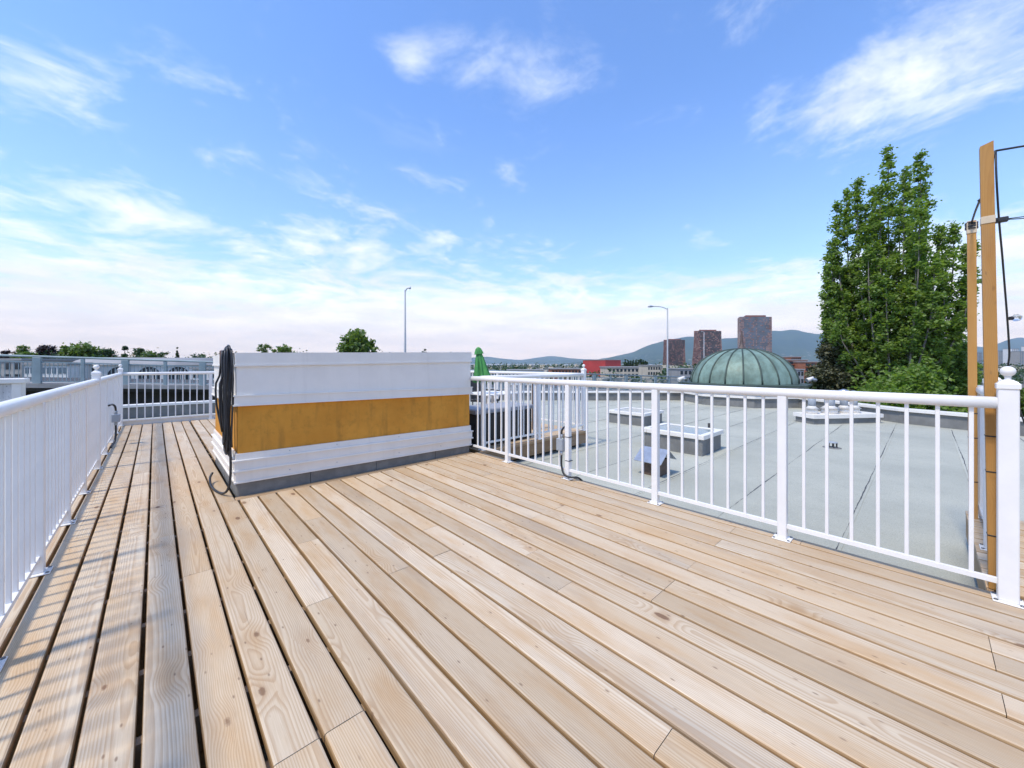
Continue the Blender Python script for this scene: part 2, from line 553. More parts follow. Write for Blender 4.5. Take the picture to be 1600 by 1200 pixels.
def stucco():
    m, T = new_mat('ochre_stucco')
    co = T.n('TexCoord').outputs['Object']
    n1 = T.noise(co, 1.6, 6.0, 0.62)
    n2 = T.noise(co, 9.0, 6.0, 0.7)
    n3 = T.noise(co, 170.0, 3.0, 0.6)
    st = T.noise(T.v('MULTIPLY', co, (6.0, 6.0, 0.8)), 1.5, 5.0, 0.6)
    c = T.mix(T.sstep(n1, 0.3, 0.7), (0.55, 0.24, 0.035), (0.68, 0.32, 0.052))
    c = T.mix(T.m('MULTIPLY', T.sstep(n2, 0.48, 0.72), 0.55), c, (0.36, 0.18, 0.035))
    c = T.mix(T.m('MULTIPLY', T.sstep(st, 0.50, 0.72), 0.45), c, (0.27, 0.14, 0.035))
    c = T.mix(T.m('MULTIPLY', T.sstep(n3, 0.6, 0.75), 0.3), c, (0.30, 0.16, 0.04))
    finish(T, c, 0.92, T.m('ADD', n3, n2), 0.6, 0.004, 0.0, 0.2)
    return m


M['stucco'] = stucco()


def copper():
    m, T = new_mat('green_copper')
    co = T.n('TexCoord').outputs['Object']
    rnd = T.n('ObjectInfo').outputs['Random']
    off = T.v('ADD', co, T.xyz(T.m('MULTIPLY', rnd, 50.0), 0.0, 0.0))
    n1 = T.noise(T.v('MULTIPLY', off, (2.0, 2.0, 1.0)), 1.2, 6.0, 0.65)
    n2 = T.noise(off, 7.0, 5.0, 0.7)
    c = T.mix(T.sstep(n1, 0.32, 0.68), (0.12, 0.175, 0.135), (0.215, 0.315, 0.26))
    c = T.mix(T.m('MULTIPLY', T.sstep(n2, 0.5, 0.8), 0.55), c, (0.15, 0.155, 0.10))
    tone = T.m('ADD', 0.82, T.m('MULTIPLY', rnd, 0.34))
    c = T.mix(1.0, c, T.xyz(tone, tone, tone), 'MULTIPLY')
    finish(T, c, 0.55, n2, 0.2, 0.01, 0.1, 0.4)
    return m


M['copper'] = copper()


def leaf(name, a, b, tip, trans=0.35):
    m, T = new_mat(name)
    rnd = T.n('NewGeometry').outputs['Random Per Island']
    co = T.n('TexCoord').outputs['Object']
    n1 = T.noise(co, 0.9, 3.0, 0.6)
    c = T.mix(rnd, a, b)
    c = T.mix(T.m('MULTIPLY', T.sstep(n1, 0.45, 0.7), 0.5), c, tip)
    b_ = T.n('BsdfPrincipled', {'Base Color': c, 'Roughness': 0.5, 'Specular IOR Level': 0.4})
    tr = T.n('BsdfTranslucent', {'Color': T.mix(1.0, c, (1.5, 1.6, 0.6), 'MULTIPLY')})
    mx = T.n('MixShader', {0: trans, 1: b_.outputs[0], 2: tr.outputs[0]})
    T.t.links.new(mx.outputs[0], T.n('OutputMaterial').inputs[0])
    return m


M['leaf'] = leaf('maple_leaf', (0.125, 0.21, 0.05), (0.235, 0.33, 0.085), (0.28, 0.36, 0.095), 0.5)
M['leaf_dark'] = leaf('dark_leaf', (0.026, 0.058, 0.018), (0.055, 0.10, 0.028), (0.05, 0.085, 0.03), 0.2)
M['leaf_mid'] = leaf('mid_leaf', (0.085, 0.15, 0.035), (0.15, 0.22, 0.055), (0.17, 0.23, 0.06), 0.35)
M['leaf_purple'] = leaf('purple_leaf', (0.030, 0.018, 0.022), (0.055, 0.032, 0.034), (0.045, 0.035, 0.03), 0.15)
M['leaf_spruce'] = leaf('spruce_needle', (0.06, 0.068, 0.034), (0.12, 0.12, 0.062), (0.15, 0.145, 0.075), 0.15)
M['leaf_bright'] = leaf('bright_leaf', (0.085, 0.14, 0.025), (0.14, 0.20, 0.04), (0.15, 0.20, 0.05), 0.35)


def umbrella_mat():
    m, T = new_mat('green_canvas')
    co = T.n('TexCoord').outputs['Object']
    n = T.noise(T.v('MULTIPLY', co, (14.0, 14.0, 2.0)), 1.5, 4.0, 0.6)
    c = T.mix(T.sstep(n, 0.3, 0.7), (0.03, 0.16, 0.04), (0.08, 0.32, 0.08))
    finish(T, c, 0.8)
    return m


M['canvas'] = umbrella_mat()


def wicker_mat():
    m, T = new_mat('wicker_weave')
    co = T.n('TexCoord').outputs['Object']
    wv = T.n('TexWave', {'Vector': co, 'Scale': 16.0, 'Distortion': 1.5}, bands_direction='Z').outputs['Fac']
    w2 = T.n('TexWave', {'Vector': co, 'Scale': 9.0, 'Distortion': 1.0}, bands_direction='DIAGONAL').outputs['Fac']
    f = T.m('MULTIPLY', wv, T.m('ADD', 0.4, T.m('MULTIPLY', w2, 0.6)))
    finish(T, T.mix(f, (0.13, 0.11, 0.085), (0.46, 0.42, 0.35)), 0.7, f, 0.8, 0.01)
    return m


M['wicker'] = wicker_mat()


def mountain_mat():
    m, T = new_mat('mountain_forest')
    g = T.n('NewGeometry').outputs['Position']
    n = T.noise(g, 0.0011, 8.0, 0.6)
    n2 = T.noise(g, 0.006, 5.0, 0.65)
    c = T.mix(T.sstep(n, 0.35, 0.7), (0.022, 0.042, 0.024), (0.05, 0.075, 0.035))
    c = T.mix(T.m('MULTIPLY', T.sstep(n2, 0.58, 0.75), 0.5), c, (0.08, 0.09, 0.06))
    z = T.n('SeparateXYZ', {0: g}).outputs[2]
    hs = T.noise(g, 0.011, 2.0, 0.5)
    town = T.m('MULTIPLY', T.sstep(hs, 0.62, 0.68), T.sstep(z, 330.0, 180.0))
    c = T.mix(T.m('MULTIPLY', town, 0.6), c, (0.42, 0.40, 0.37))
    finish(T, c, 0.95, None, spec=0.1)
    return m


M['mountain'] = mountain_mat()


def ground_mat():
    m, T = new_mat('city_ground')
    g = T.n('NewGeometry').outputs['Position']
    n = T.noise(g, 0.012, 6.0, 0.65)
    n2 = T.noise(g, 0.11, 4.0, 0.6)
    c = T.mix(T.sstep(n, 0.40, 0.60), (0.055, 0.075, 0.035), (0.16, 0.155, 0.145))
    c = T.mix(T.m('MULTIPLY', T.sstep(n2, 0.55, 0.7), 0.6), c, (0.07, 0.07, 0.07))
    finish(T, c, 0.95, None, spec=0.1)
    return m


M['ground'] = ground_mat()
m_, T = new_mat('sea_water')
finish(T, (0.05, 0.09, 0.12), 0.25, T.noise(T.n('NewGeometry').outputs['Position'], 0.02, 5.0), 0.3, 2.0)
M['water'] = m_

# ------------------------------------------------------------------ ground, water, mountains
GZ = -9.0
b = MB()
n = 64
b.add([(22000 * math.cos(2 * math.pi * k / n), 22000 * math.sin(2 * math.pi * k / n), GZ) for k in range(n)], [tuple(range(n))])
b.build('ground', M['ground'], None, (0, 0, GZ), True)
b = MB()
sea_pts = []
for px in range(-200, 1500, 50):
    a, c_ = ray(px)
    sea_pts.append((a, c_))
ta = [1900 + 300 * math.sin(i * 1.7) for i in range(len(sea_pts))]
vs = [(a * t, c_ * t, GZ + 0.6) for (a, c_), t in zip(sea_pts, ta)] + [(a * 11000, c_ * 11000, GZ + 0.6) for a, c_ in sea_pts]
k = len(sea_pts)
b.add(vs, [(i + 1, i, k + i, k + i + 1) for i in range(k - 1)])
b.build('water', M['water'], None, (0, 0, GZ + 0.6), True)


def ridge(name, prof, t0, front, back, rough, seed):
    """mountain range: crest follows the skyline profile at depth t0, spurs fall to the front"""
    r = np.random.default_rng(seed)
    xs = np.array([p[0] for p in prof], float)
    ys = np.array([p[1] for p in prof], float)
    px = np.arange(xs[0], xs[-1], 3.0)
    py = np.interp(px, xs, ys)
    ker = np.ones(7) / 7
    py = np.convolve(np.pad(py, 3, mode='edge'), ker, 'valid')
    jag = np.zeros(len(px))
    for k in range(4, 9):
        ph = r.uniform(0, 6.28)
        jag += np.sin(px * 0.008 * 1.7 ** k + ph) * 1.1 / 1.5 ** (k - 4)
    py = py + jag * rough
    rows = np.concatenate([np.linspace(front, 1, 22), np.linspace(1, back, 6)[1:]])
    V = []
    for j, rt in enumerate(rows):
        if rt <= 1:
            f = ((rt - front) / (1 - front))
            prof_f = f ** 1.25
        else:
            f = 1 - (rt - 1) / (back - 1)
            prof_f = f
        for i in range(len(px)):
            a, c_ = ray(px[i])
            t = t0 * rt
            zt = H - (py[i] - HOR) / F_PX * t0
            spur = 0.5 + 0.5 * math.sin(px[i] * 0.11 + 2.3 * math.sin(px[i] * 0.023 + seed) + rt * 5)
            hh = prof_f * (1 - 0.30 * (1 - f) * spur * (1 if rt <= 1 else 0)) * (1 - 0.0 * f)
            z = GZ - 4 + (zt - GZ + 4) * hh
            V.append((a * t, c_ * t, z))
    nx = len(px)
    Q = [(j * nx + i, j * nx + i + 1, (j + 1) * nx + i + 1, (j + 1) * nx + i) for j in range(len(rows) - 1) for i in range(nx - 1)]
    me = fast_mesh(name, np.array(V), np.array(Q), M['mountain'], True)
    o = bpy.data.objects.new(name, me)
    reg(o, None, (0, 0, 0))
    o['kind'] = 'structure'
    return o


ridge('mountain', [(820, 570), (870, 568), (905, 566), (935, 561), (962, 556), (985, 552), (1003, 544), (1018, 538), (1040, 532),
                   (1062, 527), (1085, 526), (1110, 529), (1132, 529), (1156, 527), (1185, 523), (1208, 516), (1222, 517),
                   (1240, 514), (1258, 519), (1275, 522), (1300, 522), (1330, 526), (1370, 522), (1420, 530), (1470, 529),
                   (1500, 536), (1522, 541), (1545, 543), (1570, 533), (1590, 527), (1620, 528), (1680, 520), (1760, 530), (1900, 525)],
      10500, 0.62, 1.25, 0.35, 3)
ridge('mountain', [(-200, 560), (300, 563), (560, 562), (690, 561), (742, 558), (760, 557), (790, 561), (815, 563), (835, 559), (856, 556), (872, 557),
                   (890, 560), (915, 561), (945, 562), (1000, 560), (1100, 555)], 17000, 0.85, 1.12, 0.2, 8)
ridge('mountain', [(640, 571), (700, 567), (745, 566.5), (775, 567.5), (810, 566), (850, 564), (900, 562), (950, 562), (1000, 565), (1060, 570)], 14000, 0.85, 1.15, 0.2, 5)

# ------------------------------------------------------------------ the flat roof: sheets, seams, parapet
RZ = -0.30
OUT = [(12.9, -6.0), (13.75, -1.4), (14.0, -0.55), (14.35, 0.45), (16.7, 3.1), (18.9, 4.9), (16.9, 6.7), (14.1, 9.2), (7.6, 15.3), (-3.0, 15.5)]


def x_right(y):
    for (x0, y0), (x1, y1) in zip(OUT, OUT[1:]):
        if y0 <= y <= y1:
            return x0 + (x1 - x0) * (y - y0) / (y1 - y0)
    return OUT[-2][0] if y > 15 else OUT[0][0]


roof = MB()
poly = [(-3.0, -6.0)] + OUT
roof.prism(poly, RZ - 0.35, RZ - 0.012)
roof_o = roof.build('roof', M['membrane_mid'], None, (0, 0, RZ), True)
block = MB()
block.prism([(-2.9, -5.9)] + [(x - 0.25, y * 0.985) for x, y in OUT], GZ, RZ - 0.37)
own = block.build('apartment_block', M['cream'], None, (5, 3, GZ))
tag(own, 'cream apartment block carrying the flat grey roof and the decks', 'building')

random.seed(21)
y = -6.0
i = 0
seam_me = []
while y < 15.2:
    wd = 0.93
    y1 = min(y + wd, 15.3)
    xs = [-2.95]
    xx = -2.95 + random.uniform(2.0, 7.0)
    xr = min(x_right(y), x_right(y1))
    while xx < xr - 2.0:
        xs.append(xx)
        xx += random.uniform(6.5, 9.5)
    for j, xa in enumerate(xs):
        last = j == len(xs) - 1
        zt = RZ + 0.0040 * (i % 2) + 0.0016 * (j % 2)
        sh = MB()
        if last:
            q = [(xa, y - 0.03), (x_right(y) - 0.02, y - 0.03), (x_right(min(y + wd / 2, 15.2)) - 0.02, y + wd / 2), (x_right(y1) - 0.02, y1 + 0.03), (xa, y1 + 0.03)]
        else:
            q = [(xa, y - 0.03), (xs[j + 1] + 0.05, y - 0.03), (xs[j + 1] + 0.05, y1 + 0.03), (xa, y1 + 0.03)]
        sh.prism(q, zt - 0.010, zt)
        sh.build('membrane_sheet', M['membrane'], roof_o, (xa, y, zt))
        # bitumen bled out along the lap
        xe = x_right(y) - 0.3 if last else xs[j + 1]
        if xe > 3.0:
            a = max(xa, 3.0)
            sb = MB()
            vs, fs = [], []
            steps = max(int((xe - a) / 0.06), 2)
            wob = 0.0
            for s_ in range(steps + 1):
                px_s = a + (xe - a) * s_ / steps
                wob = 0.95 * wob + random.uniform(-0.0022, 0.0022)
                hw = max(0.0008, 0.0040 + 0.0022 * math.sin(px_s * 2.1 + i) + random.uniform(-0.0018, 0.0018))
                vs += [(px_s, y + wob - hw, RZ + 0.0065), (px_s, y + wob + hw, RZ + 0.0065)]
            fs = [(2 * s_, 2 * s_ + 2, 2 * s_ + 3, 2 * s_ + 1) for s_ in range(steps)]
            sb.add(vs, fs)
            if xa > 3.0:
                cx = xa + 0.05
                v2 = []
                for s_ in range(15):
                    yy = y + (y1 - y) * s_ / 14
                    hw = max(0.0008, 0.003 + random.uniform(-0.002, 0.002))
                    v2 += [(cx - hw, yy, RZ + 0.0065), (cx + hw, yy, RZ + 0.0065)]
                sb.add(v2, [(2 * s_ + 1, 2 * s_ + 3, 2 * s_ + 2, 2 * s_) for s_ in range(14)])
            sb.build('seam', M['seam'], roof_o, (a, y, RZ))
    y += wd
    i += 1


def offset_poly(pts, off):
    """offset a polyline to its right-hand side"""
    out = []
    n = len(pts)
    for i in range(n):
        p = Vector(pts[i])
        ds = []
        if i > 0:
            ds.append((p - Vector(pts[i - 1])).normalized())
        if i < n - 1:
            ds.append((Vector(pts[i + 1]) - p).normalized())
        nr = Vector((0, 0))
        for d_ in ds:
            nr += Vector((d_.y, -d_.x))
        nr.normalize()
        k = nr.dot(Vector((ds[0].y, -ds[0].x)))
        out.append(tuple(p + nr * off / max(k, 0.4)))
    return out


def wall_run(name, pts, o0, o1, z0, z1, mat, parent, kindname=None):
    A, B = offset_poly(pts, o0), offset_poly(pts, o1)
    for i in range(len(pts) - 1):
        m = MB()
        loop = [A[i], B[i], B[i + 1], A[i + 1]]
        m.prism(loop, z0, z1)
        m.build(name, mat, parent)


par = thing('parapet_wall', 'low grey parapet with white metal cap along the roof edge', 'parapet', (OUT[2][0], OUT[2][1], RZ))
wall_run('upstand', OUT, -0.02, 0.24, RZ - 0.30, 0.02, M['membrane_mid'], par)
wall_run('cap_flashing', OUT, -0.07, 0.30, 0.02, 0.085, M['flash'], par)

# ------------------------------------------------------------------ timber deck
DX0, PITCH, BW = -0.041, 0.1525, 0.1385
deck = bpy.data.objects.new('timber_deck', None)
reg(deck, None, (1.4, 1.0, -0.2))
deck['kind'] = 'structure'
BX0, BX1, BY0, BY1 = 0.575, 3.30, 4.45, 6.30          # stair enclosure footprint
DY0, DY1 = -2.2, 11.15
random.seed(5)


def board(x0, x1, y0, y1, parent):
    z = random.uniform(-0.0012, 0.0012)
    hw = (x1 - x0) / 2 + random.uniform(-0.0012, 0.0008) + (0.0018 if x0 > 0.85 else 0.0)
    cx, cy, L = (x0 + x1) / 2 + random.uniform(-0.0012, 0.0012), (y0 + y1) / 2, (y1 - y0) / 2
    cup = random.uniform(-0.0008, 0.001)
    bow = random.uniform(-0.0018, 0.0018)
    prof = [(-hw, -0.030), (hw, -0.030), (hw, -0.0085), (hw - 0.0026, -0.0026), (hw - 0.0085, 0.0), (0.0, cup),
            (-hw + 0.0085, 0.0), (-hw + 0.0026, -0.0026), (-hw, -0.0085)]
    n = len(prof)
    vs = []
    for yy, bo in ((-L, 0.0), (0.0, bow), (L, 0.0)):
        vs += [(cx + a + bo, cy + yy, z + c_) for a, c_ in prof]
    m = MB()
    fs = []
    for s_ in (0, 1):
        for k in range(n):
            k2 = (k + 1) % n
            fs.append((s_ * n + k, s_ * n + k2, (s_ + 1) * n + k2, (s_ + 1) * n + k))
    m.add(vs, fs, False)
    m.f.append(list(range(n))); m.sm.append(False)
    m.f.append([2 * n + k for k in range(n)][::-1]); m.sm.append(False)
    m.f = [f[::-1] for f in m.f]
    o = m.build('deck_board', M['deck'], parent, (cx, cy, z))
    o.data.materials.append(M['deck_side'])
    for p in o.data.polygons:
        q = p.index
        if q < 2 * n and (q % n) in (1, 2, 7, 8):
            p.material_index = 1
    return o


def run(x0, x1, y0, y1):
    """a row of boards butted end to end over the joists"""
    if y1 - y0 < 0.12:
        return
    ya = y0
    first = random.uniform(0.8, 3.8)
    while ya < y1 - 0.01:
        L = first if ya == y0 else random.choice((2.44, 3.05, 3.66))
        yb = min(ya + round(L / 0.40) * 0.40, y1)
        if y1 - yb < 0.5:
            yb = y1
        board(x0, x1, ya + 0.0012, yb - 0.0012, deck)
        ya = yb


for k in range(-5, 36):
    xa = DX0 + PITCH * k + (PITCH - BW) / 2
    xb = xa + BW
    if xa > 5.05:
        break
    if xa > 3.31:
        if xa < 3.36:
            run(xa, min(xb, 3.415), DY0, 4.36)
        else:
            run(xa, xb, DY0, -0.235)
        continue
    if xb < BX0 - 0.02:
        run(xa, xb, DY0, DY1)
    elif xa < BX0 - 0.02:
        run(xa, BX0 - 0.028, BY0 - 0.10, DY1)
        run(xa, xb, DY0, BY0 - 0.102)
    else:
        run(xa, xb, DY0, BY0 - 0.102)
        run(xa, xb, BY1 + 0.05, DY1)
# border boards round the enclosure foot
for a, c_ in ((BX0 - 0.026, 1.9), (1.9, 3.31)):
    m = MB()
    m.bev(a + 0.001, c_ - 0.001, BY0 - 0.100, BY0 - 0.006, -0.028, 0.003, 0.004)
    m.build('border_board', M['joist'], deck, ((a + c_) / 2, BY0 - 0.05, 0))
# joists under the boards show as pale dots in the gaps
y = DY0 + 0.05
while y < DY1:
    m = MB()
    m.box(-0.78, 3.36 if not (BY0 < y < BY1) else 0.5, y - 0.019, y + 0.019, RZ + 0.02, -0.033)
    m.build('joist', M['joist'], deck)
    y += 0.40
m = MB()
m.box(3.375, 3.41, -0.235, 4.34, -0.17, -0.034)
m.build('rim_joist', M['pvc'], deck)
m = MB()
m.box(3.43, 5.1, -0.262, -0.237, -0.2, -0.004)
m.build('rim_joist', M['joist'], deck)

# ------------------------------------------------------------------ white railings
Wt = M['white']


def bev_mesh(name, sx, sy, z0, z1, b, mat):
    m = MB()
    m.bev(-sx / 2, sx / 2, -sy / 2, sy / 2, z0, z1, b)
    return m.mesh(name, mat)


BAL = bev_mesh('baluster', 0.019, 0.019, 0.108, 1.035, 0.002, Wt)
POST = bev_mesh('post', 0.056, 0.056, 0.008, 1.035, 0.004, Wt)
CPOST = bev_mesh('corner_post', 0.072, 0.072, 0.008, 1.14, 0.004, Wt)
m = MB()
m.bev(-0.055, 0.055, -0.055, 0.055, 0.0015, 0.009, 0.002)
PLATE = m.mesh('base_plate', Wt)
m = MB()
m.lathe((0, 0, 0.009), [(0.0085, 0), (0.0085, 0.004), (0.006, 0.006)], 8)
BOLT = m.mesh('bolt', M['bolt'])
m = MB()
m.bev(-0.041, 0.041, -0.041, 0.041, 1.134, 1.164, 0.003)
sq = lambda s_, z: [(-s_, -s_, z), (s_, -s_, z), (s_, s_, z), (-s_, s_, z)]
m.hexa(sq(0.037, 1.163), sq(0.030, 1.174))
m.hexa(sq(0.030, 1.173), sq(0.017, 1.183))
CAP = m.mesh('cap', Wt)
m = MB()
m.lathe((0, 0, 0), [(0.016, 1.180), (0.0115, 1.188), (0.0115, 1.196), (0.015, 1.199), (0.0115, 1.202)] +
        [(0.0285 * math.sin(a), 1.228 - 0.0275 * math.cos(a)) for a in [R(25 + 15.5 * q) for q in range(11)]], 18)
FIN = m.mesh('finial', Wt)


def rail_profile(m, p0, p1, w_, h_, z, n=12):
    """rounded handrail: oval section swept from p0 to p1"""
    p0, p1 = Vector((*p0, z)), Vector((*p1, z))
    d_ = (p1 - p0).normalized()
    sd = Vector((d_.y, -d_.x, 0))
    vs, fs = [], []
    N = max(int((p1 - p0).length / 0.5), 1)
    for i in range(N + 1):
        c_ = p0 + (p1 - p0) * i / N
        for k in range(n):
            a = 2 * math.pi * k / n
            ca, sa = math.cos(a), math.sin(a)
            e = 0.75
            vs.append(c_ + sd * (w_ / 2 * math.copysign(abs(ca) ** e, ca)) + Vector((0, 0, h_ / 2 * math.copysign(abs(sa) ** e, sa))))
    for i in range(N):
        for k in range(n):
            k2 = (k + 1) % n
            fs.append((i * n + k, (i + 1) * n + k, (i + 1) * n + k2, i * n + k2))
    m.add(vs, fs, True)
    m.f.append(list(range(n))); m.sm.append(False)
    m.f.append([N * n + k for k in range(n)][::-1]); m.sm.append(False)
    return m


def railing(label, p0, p1, posts, base=0.0, group=None, skip_bal=0.0, zt=1.058, pitch=0.1235, over=(0, 0), cap_posts=True):
    """posts: list of (distance from p0, is corner post with finial, has bolts)"""
    p0, p1 = Vector(p0), Vector(p1)
    d_ = (p1 - p0).normalized()
    L = (p1 - p0).length
    ang = math.atan2(d_.y, d_.x)
    rt = thing('railing', label, 'railing', (p0.x, p0.y, base), group)
    P3 = lambda s_, z=base: Vector((p0.x + d_.x * s_, p0.y + d_.y * s_, z))
    m = MB()
    a, c_ = P3(-over[0]), P3(L + over[1])
    rail_profile(m, a[:2], c_[:2], 0.066, 0.064, base + zt)
    m.build('top_rail', Wt, rt)
    corners = sorted([q[0] for q in posts])
    spans = list(zip(corners, corners[1:]))
    if corners[0] > 0.2:
        spans.insert(0, (0.0, corners[0]))
    if L - corners[-1] > 0.2:
        spans.append((corners[-1], L))
    for s0, s1 in spans:
        m = MB()
        e0, e1 = P3(s0 + 0.027), P3(s1 - 0.027)
        side = Vector((d_.y, -d_.x, 0)) * 0.013
        m.hexa([e0 - side + Vector((0, 0, 0.085)), e0 + side + Vector((0, 0, 0.085)), e1 + side + Vector((0, 0, 0.085)), e1 - side + Vector((0, 0, 0.085))],
               [e0 - side + Vector((0, 0, 0.112)), e0 + side + Vector((0, 0, 0.112)), e1 + side + Vector((0, 0, 0.112)), e1 - side + Vector((0, 0, 0.112))])
        m.f = m.f
        m.build('bottom_rail', Wt, rt)
        nb = max(int(round((s1 - s0) / pitch)) - 1, 1)
        for k in range(1, nb + 1):
            s_ = s0 + (s1 - s0) * k / (nb + 1)
            if s_ < skip_bal:
                continue
            inst(BAL, 'baluster', rt, P3(s_), ang)
    for s_, corner, bolts in posts:
        po = inst(CPOST if corner else POST, 'post', rt, P3(s_), ang)
        inst(PLATE, 'base_plate', po, P3(s_), 0)
        po.rotation_euler = (0, 0, 0)
        if bolts:
            for sx in (-1, 1):
                for sy in (-1, 1):
                    inst(BOLT, 'bolt', po, P3(s_) + Vector((sx * 0.043, sy * 0.043, 0)), 0)
        if corner:
            inst(CAP, 'cap', po, P3(s_), 0)
            inst(FIN, 'finial', po, P3(s_), 0)
    return rt


# left run (along the boards), far end, right run beside the grey roof, return at the near corner
railing('long white picket railing with outlet box running towards the stained stucco wall', (-0.52, -1.5), (-0.52, 11.15),
        [(1.11 - 0.0, False, True), (2.11, False, True), (3.12, False, True), (4.14, False, True), (5.15, False, True), (6.13, False, True),
         (7.1, False, True), (8.3, True, True), (9.3, False, True), (10.4, False, True), (11.5, False, True), (12.65, True, False)])
railing('short white railing across the far deck end in front of the bridge', (-0.52, 11.15), (3.3, 11.15),
        [(1.45, False, False), (2.6, False, False), (3.78, False, False)])
RXX = 3.335
railing('white picket railing between the near deck and the open grey roof', (RXX, 4.42), (RXX, -0.30),
        [(0.75, False, True), (1.74, False, True), (2.75, False, True), (3.715, False, True), (4.72, True, True)], over=(0.06, -0.03))
railing('short white railing return running out from the corner post past the timber poles', (RXX + 0.04, -0.31), (5.05, -0.31),
        [(0.80, True, True), (1.62, False, True)], over=(0, 0))
# low white kerb below the far railing
kb = MB()
kb.box(-0.50, 3.3, 11.17, 11.30, -0.25, 0.075)
kb.box(-0.50, 3.3, 11.16, 11.31, 0.075, 0.10)
tag(kb.build('deck_kerb', M['flash'], None, (1.4, 11.2, -0.25)), 'white painted kerb board under the railing at the far deck end', 'kerb')

# ------------------------------------------------------------------ stair enclosure
enc = thing('stair_enclosure', 'low roof stair enclosure with white cladding above an ochre stucco band', 'roof enclosure', (BX0, BY0, 0))


def band(name, o, za, zb, mat, bv=None):
    """slab round the enclosure; za and zb are (left, right) heights of its lower and upper edge"""
    x0, x1, y0, y1 = BX0 - o, BX1 + o, BY0 - o, BY1 + o
    m = MB()
    m.hexa([(x0, y0, za[0]), (x1, y0, za[1]), (x1, y1, za[1]), (x0, y1, za[0])],
           [(x0, y0, zb[0]), (x1, y0, zb[1]), (x1, y1, zb[1]), (x0, y1, zb[0])])
    return m.build(name, mat, enc)


# dark membrane base in separate pieces
xs = [BX0, 1.21, 1.93, 2.74, BX1]
for a, c_ in zip(xs, xs[1:]):
    m = MB()
    m.bev(a + 0.0025, c_ - 0.0025, BY0, BY0 + 0.05, -0.03, 0.17, 0.002)
    m.build('base_panel', M['membrane_dark'], enc)
ys = [BY0 + 0.052, 5.4, BY1]
for a, c_ in zip(ys, ys[1:]):
    m = MB()
    m.bev(BX0 + 0.001, BX0 + 0.05, a + 0.0025, c_ - 0.0025, -0.03, 0.17, 0.002)
    m.build('base_panel', M['membrane_dark'], enc)
m = MB()
m.box(BX0 + 0.02, BX1 - 0.001, BY0 + 0.02, BY1 - 0.005, -0.05, 0.17)
m.build('core', M['membrane_dark'], enc)
band('lower_flashing', 0.020, (0.140, 0.110), (0.250, 0.208), M['flash'])
band('drip_edge', 0.030, (0.132, 0.102), (0.146, 0.116), M['flash'])
band('middle_flashing', 0.030, (0.248, 0.206), (0.343, 0.300), M['flash'])
band('drip_edge', 0.042, (0.240, 0.198), (0.257, 0.215), M['flash'])
band('ledge', 0.042, (0.338, 0.295), (0.352, 0.309), M['flash'])
band('upper_flashing', 0.016, (0.350, 0.307), (0.411, 0.383), M['flash'])
band('stucco_band', 0.0, (0.405, 0.377), (0.880, 0.846), M['stucco'])
band('trim', 0.030, (0.872, 0.838), (0.960, 0.928), M['flash'])
band('drip_edge', 0.040, (0.866, 0.832), (0.880, 0.846), M['flash'])
band('drip_edge', 0.038, (0.957, 0.925), (0.968, 0.936), M['flash'])
band('cladding', 0.012, (0.966, 0.934), (1.246, 1.298), M['flash'])
band('drip_edge', 0.030, (1.240, 1.292), (1.258, 1.310), M['flash'])
band('cap_flashing', 0.022, (1.256, 1.308), (1.372, 1.432), M['flash'])
m = MB()
for fx in (0.16, 0.33, 0.60, 0.82):
    x = BX0 + (BX1 - BX0) * fx
    for zz, o in ((0.19, 0.021), (0.385, 0.017)):
        m.lathe((x, BY0 - o, zz - 0.03 * fx), [(0.006, -0.004), (0.006, 0.004)], 8)
m.build('screw', M['steel'], enc)

# bracket block and coiled hose on the left face
bx = MB()
bx.bev(0.47, 0.562, 4.66, 4.80, 1.26, 1.40, 0.006)
bx.bev(0.495, 0.562, 4.69, 4.77, 1.13, 1.262, 0.006)
br = bx.build('hose_bracket', M['brownwood'], None, (0.5, 4.7, 1.26))
tag(br, 'dark brown wooden bracket block on the stair enclosure corner', 'bracket')
hose = thing('black_hose', 'black cable hose coiled over the bracket and trailing to the deck', 'hose', (0.5, 4.6, 0.5))
random.seed(11)
for k in range(7):
    m = MB()
    xo = 0.470 + 0.0115 * k + random.uniform(-0.004, 0.004)
    top = 1.435 - 0.012 * abs(k - 4) + random.uniform(-0.01, 0.01)
    bot = (0.62, 0.50, 0.43, 0.40, 0.38, 0.42, 0.47, 0.80)[k]
    yc = 4.56 + random.uniform(-0.02, 0.02)
    wy = 0.10 + random.uniform(-0.015, 0.02)
    pts = []
    for s_ in range(33):
        a = 2 * math.pi * s_ / 32
        zz = (top + bot) / 2 + (top - bot) / 2 * math.cos(a)
        prof = abs(math.sin(a)) ** 0.45 * math.copysign(1, math.sin(a))
        xw = xo - (0.035 if k == 0 else 0.008) * max(0, math.sin(a) ** 2) * (1.0 if zz < 1.1 else 0.3)
        pts.append((xw + 0.006 * math.sin(3 * a + k), yc + wy * prof, zz))
    m.tube(pts, 0.0088, 8, False)
    m.build('hose_loop', M['rubber'], hose)
m = MB()
ctrl = [(0.50, 4.55, 1.0), (0.515, 4.50, 0.6), (0.525, 4.49, 0.35), (0.52, 4.49, 0.16), (0.50, 4.52, 0.06), (0.47, 4.62, 0.018), (0.435, 4.80, 0.013), (0.42, 5.0, 0.018), (0.425, 5.15, 0.06), (0.45, 5.20, 0.10)]


